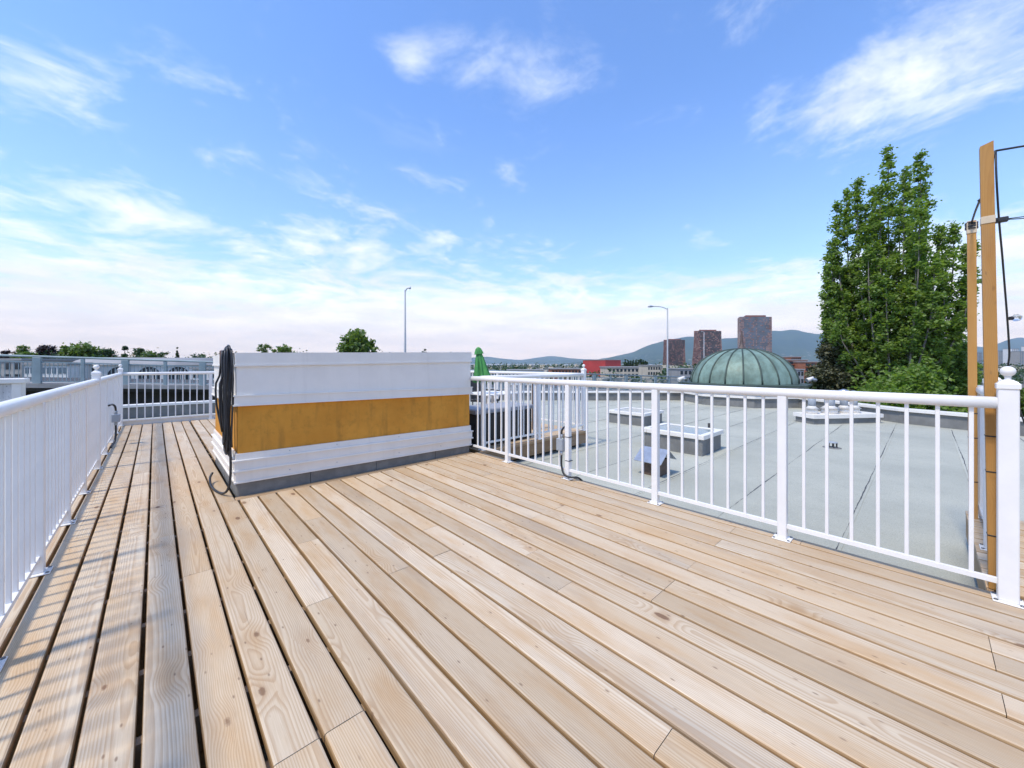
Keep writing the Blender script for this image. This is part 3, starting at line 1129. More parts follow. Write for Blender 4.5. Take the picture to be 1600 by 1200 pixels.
def smooth(ctrl, n=8):
    P = [Vector(q) for q in ctrl]
    out = []
    for i in range(len(P) - 1):
        p0, p1, p2, p3 = P[max(i - 1, 0)], P[i], P[i + 1], P[min(i + 2, len(P) - 1)]
        for s_ in range(n):
            t = s_ / n
            out.append(0.5 * ((2 * p1) + (p2 - p0) * t + (2 * p0 - 5 * p1 + 4 * p2 - p3) * t * t + (3 * p1 - p0 - 3 * p2 + p3) * t ** 3))
    out.append(P[-1])
    return out


m.tube(smooth(ctrl), 0.011, 8)
m.build('hose_tail', M['rubber'], hose)

# ------------------------------------------------------------------ outlet boxes on the railings
ob = thing('outlet_box', 'grey outlet box with black cable on the railing along the stucco wall side', 'outlet box', (-0.47, 8.6, 0.3), 'grey outlet boxes on the railings')
m = MB(); m.bev(-0.495, -0.40, 8.52, 8.66, 0.36, 0.48, 0.006); m.build('box', M['pvc'], ob)
m = MB(); m.lathe((-0.45, 8.58, 0.48), [(0.02, 0), (0.02, 0.05), (0.014, 0.055)], 10); m.lathe((-0.45, 8.58, 0.31), [(0.014, 0), (0.02, 0.005), (0.02, 0.05)], 10); m.build('connector', M['pvc'], ob)
m = MB(); m.tube(smooth([(-0.45, 8.58, 0.53), (-0.455, 8.55, 0.60), (-0.48, 8.50, 0.64), (-0.50, 8.2, 0.65)]), 0.014, 8); m.build('cable', M['rubber'], ob)
m = MB(); m.tube(smooth([(-0.45, 8.58, 0.32), (-0.45, 8.57, 0.18), (-0.46, 8.5, 0.06), (-0.49, 8.3, 0.015)]), 0.014, 8); m.build('cable', M['rubber'], ob)
ob = thing('outlet_box', 'grey outlet box strapped to a railing post in front of the grey roof', 'outlet box', (3.30, 2.72, 0.3), 'grey outlet boxes on the railings')
m = MB(); m.bev(3.27, 3.325, 2.715, 2.80, 0.305, 0.44, 0.006); m.build('box', M['pvc'], ob)
m = MB(); m.lathe((3.30, 2.745, 0.44), [(0.017, 0), (0.017, 0.04), (0.012, 0.045)], 10); m.lathe((3.30, 2.745, 0.255), [(0.012, 0), (0.017, 0.005), (0.017, 0.05)], 10); m.build('connector', M['steel'], ob)
m = MB(); m.tube(smooth([(3.30, 2.745, 0.48), (3.302, 2.74, 0.53), (3.315, 2.72, 0.565), (3.335, 2.70, 0.58)]), 0.011, 8); m.build('cable', M['rubber'], ob)
m = MB(); m.tube(smooth([(3.30, 2.745, 0.26), (3.295, 2.74, 0.14), (3.285, 2.70, 0.06), (3.30, 2.63, 0.035), (3.36, 2.56, 0.03), (3.42, 2.53, -0.03)]), 0.011, 8); m.build('cable', M['rubber'], ob)
for zz in (0.46, 0.20):
    m = MB(); m.bev(3.304, 3.366, 2.638, 2.702, zz, zz + 0.006, 0.001); m.build('cable_tie', M['cable_tie'], ob)

# ------------------------------------------------------------------ timber poles with string light cables
pole = thing('timber_pole', 'tall stained timber pole tied behind the near corner post', 'pole', (3.475, -0.28, 0), 'stained timber poles for string lights')
m = MB()
hw = 0.024
tp = at_t(1541, 228, 2.13)
m.hexa([(3.475 + a, -0.268 + c_, 0.001) for a, c_ in ((-hw, -hw), (hw, -hw), (hw, hw), (-hw, hw))],
       [(tp.x + a, tp.y + c_, tp.z + (0.012 if c_ < 0 else -0.004)) for a, c_ in ((-hw, -hw), (hw, -hw), (hw, hw), (-hw, hw))])
m.build('shaft', M['post_wood'], pole)
tq = at_t(1518, 346, 3.12)
pole2 = thing('timber_pole', 'stained timber pole with taped top at the end of the railing return', 'pole', (4.93, -0.27, 0), 'stained timber poles for string lights')
m = MB()
m.hexa([(4.93 + a, -0.268 + c_, 0.001) for a, c_ in ((-hw, -hw), (hw, -hw), (hw, hw), (-hw, hw))],
       [(tq.x + a, tq.y + c_, tq.z) for a, c_ in ((-hw, -hw), (hw, -hw), (hw, hw), (-hw, hw))])
m.build('shaft', M['post_wood'], pole2)


def on_pole(a, b_, z):
    return Vector((a[0] + (b_.x - a[0]) * z / b_.z, a[1] + (b_.y - a[1]) * z / b_.z, z))


for z in (0.86, 0.30, 0.66):
    c_ = on_pole((3.475, -0.268), tp, z)
    m = MB(); m.bev(c_.x - 0.026, c_.x + 0.026, c_.y - 0.026, c_.y + 0.026, z, z + 0.007, 0.001); m.build('cable_tie', M['cable_tie'], pole)
    c_ = on_pole((4.93, -0.268), tq, z)
    m = MB(); m.bev(c_.x - 0.026, c_.x + 0.026, c_.y - 0.026, c_.y + 0.026, z, z + 0.007, 0.001); m.build('cable_tie', M['cable_tie'], pole2)
zt_ = H + (568 - 344) / 600 * 2.13
c_ = on_pole((3.475, -0.268), tp, zt_)
m = MB(); m.bev(c_.x - 0.026, c_.x + 0.026, c_.y - 0.026, c_.y + 0.026, zt_ - 0.02, zt_ + 0.02, 0.001); m.build('tape_wrap', M['tape'], pole)
c2 = on_pole((4.93, -0.268), tq, tq.z - 0.04)
m = MB(); m.bev(c2.x - 0.027, c2.x + 0.027, c2.y - 0.027, c2.y + 0.027, tq.z - 0.10, tq.z - 0.01, 0.002); m.build('tape_wrap', M['tape'], pole2)
m = MB()
random.seed(3)
for k in range(5):
    z = tq.z - 0.012 - 0.012 * k
    m.tube([(c2.x + 0.033 * math.cos(a) , c2.y + 0.033 * math.sin(a), z + random.uniform(-0.006, 0.006)) for a in [0.7 * q for q in range(10)]], 0.005, 6)
m.build('knotted_cord', M['rubber'], pole2)

sl_ = thing('string_light', 'black string light cable hanging from the taller timber pole with a clear bulb', 'string light', (tp.x, tp.y, tp.z - 0.1))
top = Vector((tp.x + 0.03, tp.y - 0.035, tp.z - 0.03))
m = MB()
far = Vector((4.2, -3.0, 2.52))
m.tube([top + (far - top) * k / 10 + Vector((0, 0, -0.10 * math.sin(math.pi * k / 10) * 0.5)) for k in range(11)], 0.0055, 7)
m.build('cable', M['rubber'], sl_)
hang = [top] + [at_t(px, py, 2.1 + 0.03 * i) for i, (px, py) in enumerate(((1557, 280), (1561, 345), (1566, 400), (1570, 450), (1574, 500), (1577, 550), (1578, 600)))]
hang.append(Vector((hang[-1].x + 0.06, hang[-1].y - 0.10, 0.7)))
hang.append(Vector((hang[-1].x + 0.05, hang[-1].y - 0.05, 0.02)))
m = MB(); m.tube(smooth(hang, 6), 0.0045, 7); m.build('cable', M['rubber'], sl_)
m = MB(); m.tube(smooth([top, at_t(1552, 245, 2.12), at_t(1551, 258, 2.12)], 4), 0.006, 6); m.build('cable_end', M['rubber'], sl_)
bc = at_t(1583, 497, 2.24)
ax = Vector((RX, RY, 0.1)).normalized()
m = MB()
m.tube([bc - ax * 0.018, bc - ax * 0.006], 0.011, 10)
m.build('bulb_socket', M['rubber'], sl_)
mg, T = new_mat('clear_bulb')
finish(T, (0.9, 0.9, 0.9), 0.05, None, **{'Transmission Weight': 0.85, 'IOR': 1.3})
m = MB()
m.tube([bc + ax * (-0.004 + 0.058 * q / 6) for q in range(7)], [0.010, 0.017, 0.021, 0.021, 0.017, 0.010, 0.003], 12)
m.build('bulb', mg, sl_)
gd = thing('guy_cord', 'pair of thin black cords running off the tape on the taller timber pole', 'cord', (c_.x, c_.y, zt_))
for dz, dy in ((0.06, -2.2), (-0.10, -2.0)):
    m = MB(); m.tube([c_ + Vector((0.02, -0.02, 0)), c_ + Vector((0.9, dy, dz))], 0.0028, 6); m.build('cord', M['rubber'], gd)
m = MB(); m.bev(c_.x + 0.026, c_.x + 0.06, c_.y - 0.075, c_.y - 0.026, zt_ - 0.012, zt_ + 0.014, 0.004); m.build('clip', M['rubber'], gd)
tie = MB(); tie.tube(smooth([c2 + Vector((0, 0, 0.03)), at_t(1524, 330, 2.8), at_t(1531, 313, 2.35)], 5), 0.006, 6)
tie.lathe(at_t(1531, 313, 2.35), [(0.001, -0.012), (0.012, 0), (0.001, 0.012)], 8)
tag(tie.build('tie_cord', M['rubber'], None, c2), 'short black cord from the taped pole top up to the taller pole', 'cord')

# ------------------------------------------------------------------ things on the grey roof
def skylight(label, x0, x1, y0, y1, hgt):
    t = thing('skylight', label, 'skylight', ((x0 + x1) / 2, (y0 + y1) / 2, RZ), 'flat skylights on the grey roof')
    zt = RZ + hgt
    m = MB()
    m.bev(x0, x1, y0, y1, RZ - 0.01, zt - 0.03, 0.006)
    m.build('curb', M['membrane_mid'], t)
    o, q = 0.035, 0.06
    for a, c_, e, f in ((x0 - o, x1 + o, y0 - o, y0 + q), (x0 - o, x1 + o, y1 - q, y1 + o), (x0 - o, x0 + q, y0 + q, y1 - q), (x1 - q, x1 + o, y0 + q, y1 - q)):
        m = MB()
        m.bev(a + 0.001, c_ - 0.001, e + 0.001, f - 0.001, zt - 0.075, zt, 0.006)
        m.build('frame', M['flash'], t)
    m = MB()
    m.box(x0 + q, x1 - q, y0 + q, y1 - q, zt - 0.03, zt - 0.012)
    m.build('pane', M['roof_glass'], t)


skylight('white framed flat skylight beside the pitched roof vent', 6.74, 7.60, 2.55, 3.60, 0.36)
skylight('white framed flat skylight close to the neighbouring deck end', 8.88, 9.85, 4.75, 5.75, 0.33)
skylight('low white framed flat skylight beyond the timber poles', 11.2, 12.1, -3.2, -2.2, 0.33)

vx, vy = 5.22, 2.62
vt = thing('roof_vent', 'galvanised roof vent with pitched metal cap and rusty dark throat', 'vent', (vx, vy, RZ))
m = MB(); m.bev(vx - 0.15, vx + 0.15, vy - 0.13, vy + 0.13, RZ, RZ + 0.22, 0.004); m.build('throat', M['rust'], vt)
m = MB()
ang = R(20)
for sgn in (-1, 1):
    vs = []
    for z_off in (0.0, -0.008):
        for yy in (-0.2, 0.2):
            vs += [(vx, vy + yy, RZ + 0.37 + z_off), (vx + sgn * 0.24, vy + yy, RZ + 0.205 + z_off)]
    m.add(vs, [(0, 1, 3, 2), (4, 6, 7, 5), (0, 4, 5, 1), (2, 3, 7, 6), (1, 5, 7, 3), (0, 2, 6, 4)])
m.build('cap', M['steel'], vt)
m = MB()
for sx in (-1, 1):
    for sy in (-1, 1):
        m.box(vx + sx * 0.14 - 0.008, vx + sx * 0.14 + 0.008, vy + sy * 0.12 - 0.008, vy + sy * 0.12 + 0.008, RZ + 0.2, RZ + 0.285)
m.build('strut', M['steel'], vt)

# vent platform with four flues
pa, pb = Vector((12.42, 1.95)), Vector((14.02, 0.80))
dv = (pb - pa).normalized(); nv = Vector((-dv.y, dv.x))
if nv.dot(Vector((1, 1))) < 0:
    nv = -nv
plat = thing('flue_platform', 'low grey kerbed platform with white lip carrying four flues', 'platform', (pa.x, pa.y, RZ))
loop = lambda o: [tuple(pa - dv * o - nv * o), tuple(pb + dv * o - nv * o), tuple(pb + dv * o + nv * (0.55 + o)), tuple(pa - dv * o + nv * (0.55 + o))]
m = MB(); m.prism(loop(0), RZ - 0.01, RZ + 0.17); m.build('curb', M['membrane_mid'], plat)
m = MB(); m.prism(loop(0.04), RZ + 0.15, RZ + 0.245); m.build('lip', M['flash'], plat)
for k, (s_, rr, hh) in enumerate(((0.22, 0.085, 0.62), (0.75, 0.115, 0.60), (1.18, 0.085, 0.66), (1.48, 0.085, 0.62))):
    c_ = pa + dv * s_ + nv * 0.28
    t = thing('flue', ['tall slim flue nearest the dome on the vent platform', 'widest flue on the vent platform with a broad white collar',
                       'slim flue between the widest flue and the outermost one', 'slim flue at the platform end beside the parapet'][k], 'flue', (c_.x, c_.y, RZ + 0.245), 'flues on the vent platform')
    z0 = RZ + 0.245
    m = MB(); m.lathe((c_.x, c_.y, z0), [(rr * 1.5, 0), (rr * 1.5, 0.11), (rr * 1.25, 0.12)], 18); m.build('base', M['flash'], t)
    m = MB(); m.lathe((c_.x, c_.y, z0), [(rr * 1.95, 0.12), (rr * 1.02, 0.19), (rr * 1.02, 0.2)], 18); m.build('storm_collar', M['flash'], t)
    m = MB(); m.lathe((c_.x, c_.y, z0), [(rr, 0.12), (rr, hh - 0.14)], 18); m.build('pipe', M['pvc'], t)
    m = MB(); m.lathe((c_.x, c_.y, z0), [(rr * 1.35, hh - 0.14), (rr * 1.35, hh - 0.06), (0.02, hh - 0.02)], 18); m.build('rain_cap', M['steel'], t)
# drain, little cricket vent, loose lead
dp = at_z(1300, 700, RZ)
dr = thing('roof_drain', 'small ribbed roof drain strainer sitting on the grey membrane', 'drain', dp)
for k in range(7):
    a = 2 * math.pi * k / 7
    m = MB(); m.bev(dp.x + 0.075 * math.cos(a) - 0.008, dp.x + 0.075 * math.cos(a) + 0.008, dp.y + 0.075 * math.sin(a) - 0.008, dp.y + 0.075 * math.sin(a) + 0.008, RZ, RZ + 0.10, 0.002); m.build('rib', M['bridge_dark'], dr)
m = MB(); m.lathe(dp, [(0.085, 0.10), (0.085, 0.11), (0.06, 0.115)], 14); m.build('lid', M['pvc'], dr)
m = MB(); m.lathe(dp, [(0.14, 0.004), (0.14, 0.012), (0.10, 0.016)], 16); m.build('flange', M['membrane_dark'], dr)
for (px, py, hh, rr, lb) in ((1108, 672, 0.16, 0.03, 'short dark pipe stub standing between the two square skylights'),
                              (967, 659, 0.26, 0.05, 'dark plumbing pipe standing near the neighbouring deck corner')):
    p = at_z(px, py, RZ)
    t = thing('vent_pipe', lb, 'pipe', p)
    m = MB(); m.lathe(p, [(rr, 0), (rr, hh), (rr * 0.75, hh), (rr * 0.75, hh - 0.05)], 12); m.build('pipe', M['bridge_dark'], t)
    m = MB(); m.lathe(p, [(rr * 2.2, 0.005), (rr * 1.4, 0.03), (rr * 1.05, 0.06)], 12); m.build('flashing', M['membrane_mid'], t)

# ------------------------------------------------------------------ copper dome
DC = Vector((17.35, 5.05, RZ))
DR, DZ, DH = 1.88, 0.80, 1.36          # radius, spring height above the roof, rise
dome = thing('copper_dome', 'green copper dome with dark standing ribs on a white drum', 'dome', DC)
a0 = math.atan2(-DC.y, -DC.x)
m = MB(); m.lathe(DC, [(2.18, -0.02), (2.18, 0.34)], 8, False, a0 + R(10)); m.build('curb', M['membrane_mid'], dome)
m = MB(); m.lathe(DC, [(2.24, 0.33), (2.24, 0.40), (2.10, 0.42)], 8, False, a0 + R(10)); m.build('curb_flashing', M['flash'], dome)
m = MB(); m.lathe(DC, [(2.08, 0.40), (2.08, 0.72)], 8, False, a0 + R(10)); m.build('drum', M['flash'], dome)
m = MB(); m.lathe(DC, [(2.12, 0.70), (2.36, 0.72), (2.36, 0.79), (1.8, 0.83)], 8, False, a0 + R(10)); m.build('eave', M['copper_dark'], dome)
NS = 20


def dome_r(s_):
    th = s_ * math.pi / 2
    return DR * math.cos(th) ** 0.88, DH * math.sin(th) ** 1.02


vs, fs = [], []
K = 9
for i in range(K + 1):
    r_, z_ = dome_r(i / K * 0.985)
    for j in range(4):
        a = (j / 3 - 0.5) * 2 * math.pi / NS
        bulge = 1 - 0.012 * (1 - (2 * j / 3 - 1) ** 2)
        vs.append((r_ * bulge * math.cos(a), r_ * bulge * math.sin(a), DZ + z_))
for i in range(K):
    for j in range(3):
        fs.append((i * 4 + j, i * 4 + j + 1, (i + 1) * 4 + j + 1, (i + 1) * 4 + j))
m = MB(); m.add(vs, fs, True)
PANEL = m.mesh('copper_panel', M['copper'])
m = MB()
m.tube([(dome_r(i / 12 * 0.985)[0], 0, DZ + dome_r(i / 12 * 0.985)[1]) for i in range(13)], 0.030, 6)
RIB = m.mesh('rib', M['copper_dark'])
for k in range(NS):
    inst(PANEL, 'copper_panel', dome, DC, 2 * math.pi * (k + 0.5) / NS)
    inst(RIB, 'rib', dome, DC, 2 * math.pi * k / NS)
m = MB(); m.lathe(DC, [(0.20, DZ + DH - 0.03), (0.18, DZ + DH + 0.03), (0.09, DZ + DH + 0.10), (0.05, DZ + DH + 0.3), (0.02, DZ + DH + 0.7), (0.002, DZ + DH + 0.74)], 10)
m.build('spire', M['spire'], dome)
for px, lab in ((1066, 'small white floodlight on the dome eave facing the bridge'), (1181, 'small white floodlight at the middle of the dome eave'), (1267, 'small white floodlight on the dome eave beside the tall maple')):
    a_, b_ = ray(px)
    t_ = {1066: 15.9, 1181: 13.9, 1267: 15.3}[px]
    p = Vector((a_ * t_, b_ * t_, RZ + 0.82))
    fl = thing('floodlight', lab, 'floodlight', p, 'floodlights on the dome eave')
    m = MB(); m.tube([p, p + Vector((0, 0, 0.12))], 0.02, 8); m.build('stem', M['steel'], fl)
    dd = Vector((-RX, -RY, -0.5)).normalized()
    q = p + Vector((0, 0, 0.15))
    m = MB(); m.tube([q - dd * 0.10, q, q + dd * 0.10, q + dd * 0.18], [0.045, 0.06, 0.075, 0.10], 12); m.build('lamp_head', M['flash'], fl)
    m = MB(); m.tube([q, q + Vector((RX, RY, -0.4)).normalized() * 0.2], [0.05, 0.08], 12); m.build('lamp_head', M['steel'], fl)

# ------------------------------------------------------------------ neighbouring deck behind the enclosure
D2 = (3.46, 6.02, 4.40, 9.6)
d2 = bpy.data.objects.new('timber_deck', None)
reg(d2, None, (4.7, 7.0, RZ)); d2['kind'] = 'structure'
random.seed(9)
x = D2[0]
while x < D2[1] - 0.02:
    board(x, min(x + BW, D2[1]), D2[2] + 0.03, D2[3], d2)
    x += 0.147
m = MB(); m.bev(D2[0], D2[1], D2[2] - 0.012, D2[2] + 0.026, -0.235, -0.048, 0.004); m.build('fascia_board', M['fascia'], d2)
m = MB(); m.bev(D2[0], D2[1] + 0.03, D2[2] - 0.03, D2[2] + 0.028, -0.046, -0.002, 0.006); m.build('edge_board', M['joist'], d2)
m = MB(); m.bev(D2[1] + 0.002, D2[1] + 0.04, D2[2], D2[3], -0.235, -0.048, 0.004); m.build('fascia_board', M['fascia'], d2)
yy = D2[2] + 0.3
while yy < D2[3]:
    m = MB(); m.box(D2[0], D2[1] - 0.01, yy - 0.02, yy + 0.02, RZ, -0.034); m.build('joist', M['joist'], d2)
    yy += 0.6
m = MB(); m.bev(3.44, 3.62, 4.24, 4.38, RZ, -0.10, 0.01)
tag(m.build('deck_pier', M['pvc'], None, (3.5, 4.3, RZ)), 'small grey block under the corner of the neighbouring deck', 'block')
railing('white railing along the front of the neighbouring deck above its wooden fascia', (3.48, 4.43), (5.98, 4.43),
        [(0.06, False, False), (1.25, False, False), (2.5, True, False)])
railing('white railing on the side of the neighbouring deck facing the skylights', (5.98, 4.43), (5.98, 9.5),
        [(1.25, False, False), (2.5, False, False), (3.75, False, False), (5.07, True, False)])
railing('white railing at the back of the neighbouring deck before the bridge', (3.48, 9.5), (5.98, 9.5), [(0.05, False, False), (1.2, False, False)])

sb = thing('storage_box', 'black deck storage box with a grey lid behind the white railing', 'storage box', (4.1, 4.9, 0))
m = MB(); m.bev(3.52, 4.72, 4.58, 5.15, 0.012, 0.50, 0.012); m.build('body', M['black_plastic'], sb)
m = MB(); m.bev(3.50, 4.74, 4.56, 5.17, 0.50, 0.575, 0.015); m.build('lid', M['lid_grey'], sb)
for k in range(6):
    m = MB(); m.bev(3.60 + 0.2 * k, 3.62 + 0.2 * k, 4.572, 4.581, 0.04, 0.48, 0.002); m.build('rib', M['black_plastic'], sb)

um = thing('parasol', 'closed green canvas parasol leaning beside the stair enclosure', 'parasol', (4.62, 5.95, 0.0))
bt = Vector((4.80, 5.80, 0.0)); tpu = at_t(747, 543, 7.5)
axu = (tpu - bt).normalized()
m = MB(); m.tube([bt + axu * 0.03, tpu - axu * 0.03], 0.019, 10); m.build('pole', M['flash'], um)
m = MB(); m.lathe(bt, [(0.24, 0.0), (0.24, 0.05), (0.06, 0.09), (0.03, 0.25)], 20); m.build('base', M['black_plastic'], um)
xa_ = axu.cross(Vector((0, 0, 1))).normalized(); ya_ = axu.cross(xa_)


def fold(name, s0, s1, prof, flute, n, mat):
    vs, fs = [], []
    for i, (s_, r_) in enumerate(prof):
        c_ = tpu - axu * s_
        for k in range(n):
            a = 2 * math.pi * k / n
            rr = r_ * (1 + flute * (0.35 * math.sin(8 * a + s_ * 3) + 0.2 * math.sin(3 * a + 1.0 + s_ * 2)) * min(1.0, i / 3))
            vs.append(c_ + (xa_ * math.cos(a) + ya_ * math.sin(a)) * rr)
    for i in range(len(prof) - 1):
        for k in range(n):
            k2 = (k + 1) % n
            fs.append((i * n + k, i * n + k2, (i + 1) * n + k2, (i + 1) * n + k))
    m = MB(); m.add(vs, fs, True)
    return m.build(name, mat, um)


fold('canopy', 0, 1, [(0.10, 0.05), (0.2, 0.075), (0.3, 0.09), (0.42, 0.11), (0.54, 0.135), (0.59, 0.155), (0.63, 0.16), (0.66, 0.15), (0.68, 0.12)], 0.6, 64, M['canvas'])
fold('vent_cap', 0, 1, [(-0.01, 0.004), (0.0, 0.03), (0.03, 0.055), (0.08, 0.072), (0.13, 0.086)], 0.3, 32, M['canvas'])


def patio_chair(label, x, y, rz):
    t = thing('patio_chair', label, 'chair', (x, y, 0), 'black patio chairs on the neighbouring deck')
    ca, sa = math.cos(rz), math.sin(rz)
    W = lambda a, c_, z: (x + a * ca - c_ * sa, y + a * sa + c_ * ca, z)
    for a in (-0.22, 0.22):
        for c_ in (-0.22, 0.22):
            m = MB(); m.tube([W(a, c_, 0.002), W(a * 0.95, c_ * 0.9, 0.43)], 0.014, 8); m.build('leg', M['black_plastic'], t)
    m = MB(); m.hexa([W(*q, 0.42) for q in ((-0.24, -0.24), (0.24, -0.24), (0.24, 0.24), (-0.24, 0.24))], [W(*q, 0.46) for q in ((-0.24, -0.24), (0.24, -0.24), (0.24, 0.24), (-0.24, 0.24))]); m.build('seat', M['black_plastic'], t)
    m = MB(); m.hexa([W(*q, 0.47) for q in ((-0.23, 0.20), (0.23, 0.20), (0.23, 0.23), (-0.23, 0.23))], [W(*q, 0.90) for q in ((-0.21, 0.28), (0.21, 0.28), (0.21, 0.31), (-0.21, 0.31))]); m.build('backrest', M['black_plastic'], t)
    for a in (-0.25, 0.25):
        m = MB(); m.tube(smooth([W(a, -0.22, 0.43), W(a, -0.22, 0.64), W(a, 0.1, 0.66), W(a, 0.24, 0.66)], 5), 0.014, 8); m.build('armrest', M['black_plastic'], t)


patio_chair('black patio chair beside the green parasol', 4.45, 6.75, R(200))
patio_chair('black patio chair beside the white garden table near the corner railing', 5.45, 6.75, R(20))
tb = thing('garden_table', 'white slatted garden table on the neighbouring deck', 'table', (4.95, 6.0, 0))
for k in range(6):
    m = MB(); m.bev(4.55 + 0.135 * k, 4.67 + 0.135 * k, 5.55, 6.35, 0.66, 0.685, 0.003); m.build('slat', Wt, tb)
for a in (4.60, 5.28):
    for c_ in (5.60, 6.30):
        m = MB(); m.bev(a - 0.02, a + 0.02, c_ - 0.02, c_ + 0.02, 0.002, 0.66, 0.003); m.build('leg', Wt, tb)
sk = MB(); sk.bev(5.30, 5.345, 5.10, 5.15, 0.002, 0.98, 0.004)
sk.tube(smooth([(5.3225, 5.125, 0.97), (5.30, 5.08, 0.8), (5.33, 5.06, 0.5), (5.31, 5.07, 0.2), (5.36, 5.10, 0.02)], 6), 0.02, 8)
tag(sk.build('torch_stake', M['rust'], None, (5.32, 5.12, 0)), 'thin brown stake wrapped in dark strap on the neighbouring deck', 'stake')

# wicker chair beyond the corner post
wc_ = thing('wicker_chair', 'grey wicker tub chair with lime cushion behind the corner post', 'chair', (4.62, -0.98, 0))
ch = Vector((4.62, -0.98, 0.0))
vs, fs = [], []
nn, hh_ = 28, 9
for j in range(hh_):
    z = 0.03 + 0.75 * j / (hh_ - 1)
    for k in range(nn):
        a = R(-10) + R(250) * k / (nn - 1)
        r_ = 0.40 + 0.04 * j / (hh_ - 1)
        zz = z * (0.78 + 0.22 * math.sin(max(0.0, (k / (nn - 1))) * math.pi))
        vs.append((ch.x + r_ * math.cos(a), ch.y + r_ * math.sin(a), zz))
inner = [(ch.x + (p[0] - ch.x) * 0.88, ch.y + (p[1] - ch.y) * 0.88, p[2]) for p in vs]
N0 = len(vs)
for j in range(hh_ - 1):
    for k in range(nn - 1):
        fs.append((j * nn + k, j * nn + k + 1, (j + 1) * nn + k + 1, (j + 1) * nn + k))
        fs.append((N0 + j * nn + k + 1, N0 + j * nn + k, N0 + (j + 1) * nn + k, N0 + (j + 1) * nn + k + 1))
for k in range(nn - 1):
    tq_ = (hh_ - 1) * nn
    fs.append((tq_ + k, tq_ + k + 1, N0 + tq_ + k + 1, N0 + tq_ + k))
for j in range(hh_ - 1):
    fs.append((j * nn, (j + 1) * nn, N0 + (j + 1) * nn, N0 + j * nn))
    e = nn - 1
    fs.append((j * nn + e, N0 + j * nn + e, N0 + (j + 1) * nn + e, (j + 1) * nn + e))
m = MB(); m.add(vs + inner, fs, True); m.build('shell', M['wicker'], wc_)
m = MB(); m.lathe((ch.x, ch.y, 0.002), [(0.34, 0), (0.345, 0.30), (0.33, 0.33)], 28); m.build('seat_base', M['wicker'], wc_)
m = MB(); m.lathe((ch.x, ch.y, 0.335), [(0.25, 0), (0.325, 0.03), (0.335, 0.07), (0.30, 0.105), (0.05, 0.12)], 28); m.build('cushion', M['cushion'], wc_)

# stained stucco wall beyond the left railing
st = thing('stucco_wall', 'stained white stucco wall end with white capping beyond the long railing', 'wall', (-3.0, 13.0, RZ))
m = MB(); m.bev(-4.6, -2.06, 12.75, 13.10, RZ, 0.86, 0.01); m.build('wall', M['stucco_white'], st)
m = MB(); m.bev(-2.16, -2.03, 12.73, 13.12, RZ, 0.86, 0.01); m.build('corner_trim', M['flash'], st)
m = MB(); m.bev(-4.65, -1.98, 12.70, 13.15, 0.86, 0.96, 0.01); m.build('capping', M['flash'], st)

# ------------------------------------------------------------------ road bridge with steel railing and lamp posts
B0 = Vector((-14.0, 28.5 + 0.356 * 14.0))
BD = Vector((1.0, -0.356)).normalized()
BN = Vector((0.356, 1.0)).normalized()


def bz(s_):
    """height of the railing top along the bridge"""
    x = B0.x + BD.x * s_
    return 1.50 - 0.040 * x


BL = 62.0
bridge = thing('road_bridge', 'concrete road bridge ramp descending behind the rooftop decks', 'bridge', (B0.x, B0.y, GZ))


def bslab(name, n0, n1, d0, d1, mat, s0=0.0, s1=BL):
    """n: offsets across, d: heights relative to the railing top"""
    m = MB()
    N = 6
    for i in range(N):
        a, c_ = s0 + (s1 - s0) * i / N, s0 + (s1 - s0) * (i + 1) / N
        q = [B0 + BD * a + BN * n0, B0 + BD * c_ + BN * n0, B0 + BD * c_ + BN * n1, B0 + BD * a + BN * n1]
        zs = (bz(a), bz(c_), bz(c_), bz(a))
        m.hexa([(p.x, p.y, z + d0) for p, z in zip(q, zs)], [(p.x, p.y, z + d1) for p, z in zip(q, zs)])
    return m.build(name, mat, bridge)


bslab('deck_slab', 0.06, 10.0, -1.78, -1.52, M['bridge_dark'])
bslab('fascia', -0.22, 0.05, -1.60, -1.40, M['concrete'])
bslab('road_surface', 1.9, 9.55, -1.515, -1.50, M['asphalt'])
bslab('sidewalk', 0.06, 1.85, -1.515, -1.38, M['concrete'])
bslab('girder', 1.2, 1.9, -3.6, -1.78, M['bridge_dark'])
bslab('girder', 8.0, 8.7, -3.6, -1.78, M['bridge_dark'])
bslab('abutment_wall', 2.2, 2.8, -12.0, -3.4, M['bridge_dark'])
for s_ in range(5, 60, 12):
    p = B0 + BD * s_ + BN * 1.5
    m = MB(); m.prism([(p.x - 0.6, p.y - 0.4), (p.x + 0.6, p.y - 0.4), (p.x + 0.6, p.y + 0.4), (p.x - 0.6, p.y + 0.4)], GZ, bz(s_) - 3.5); m.build('pier', M['bridge_dark'], bridge)


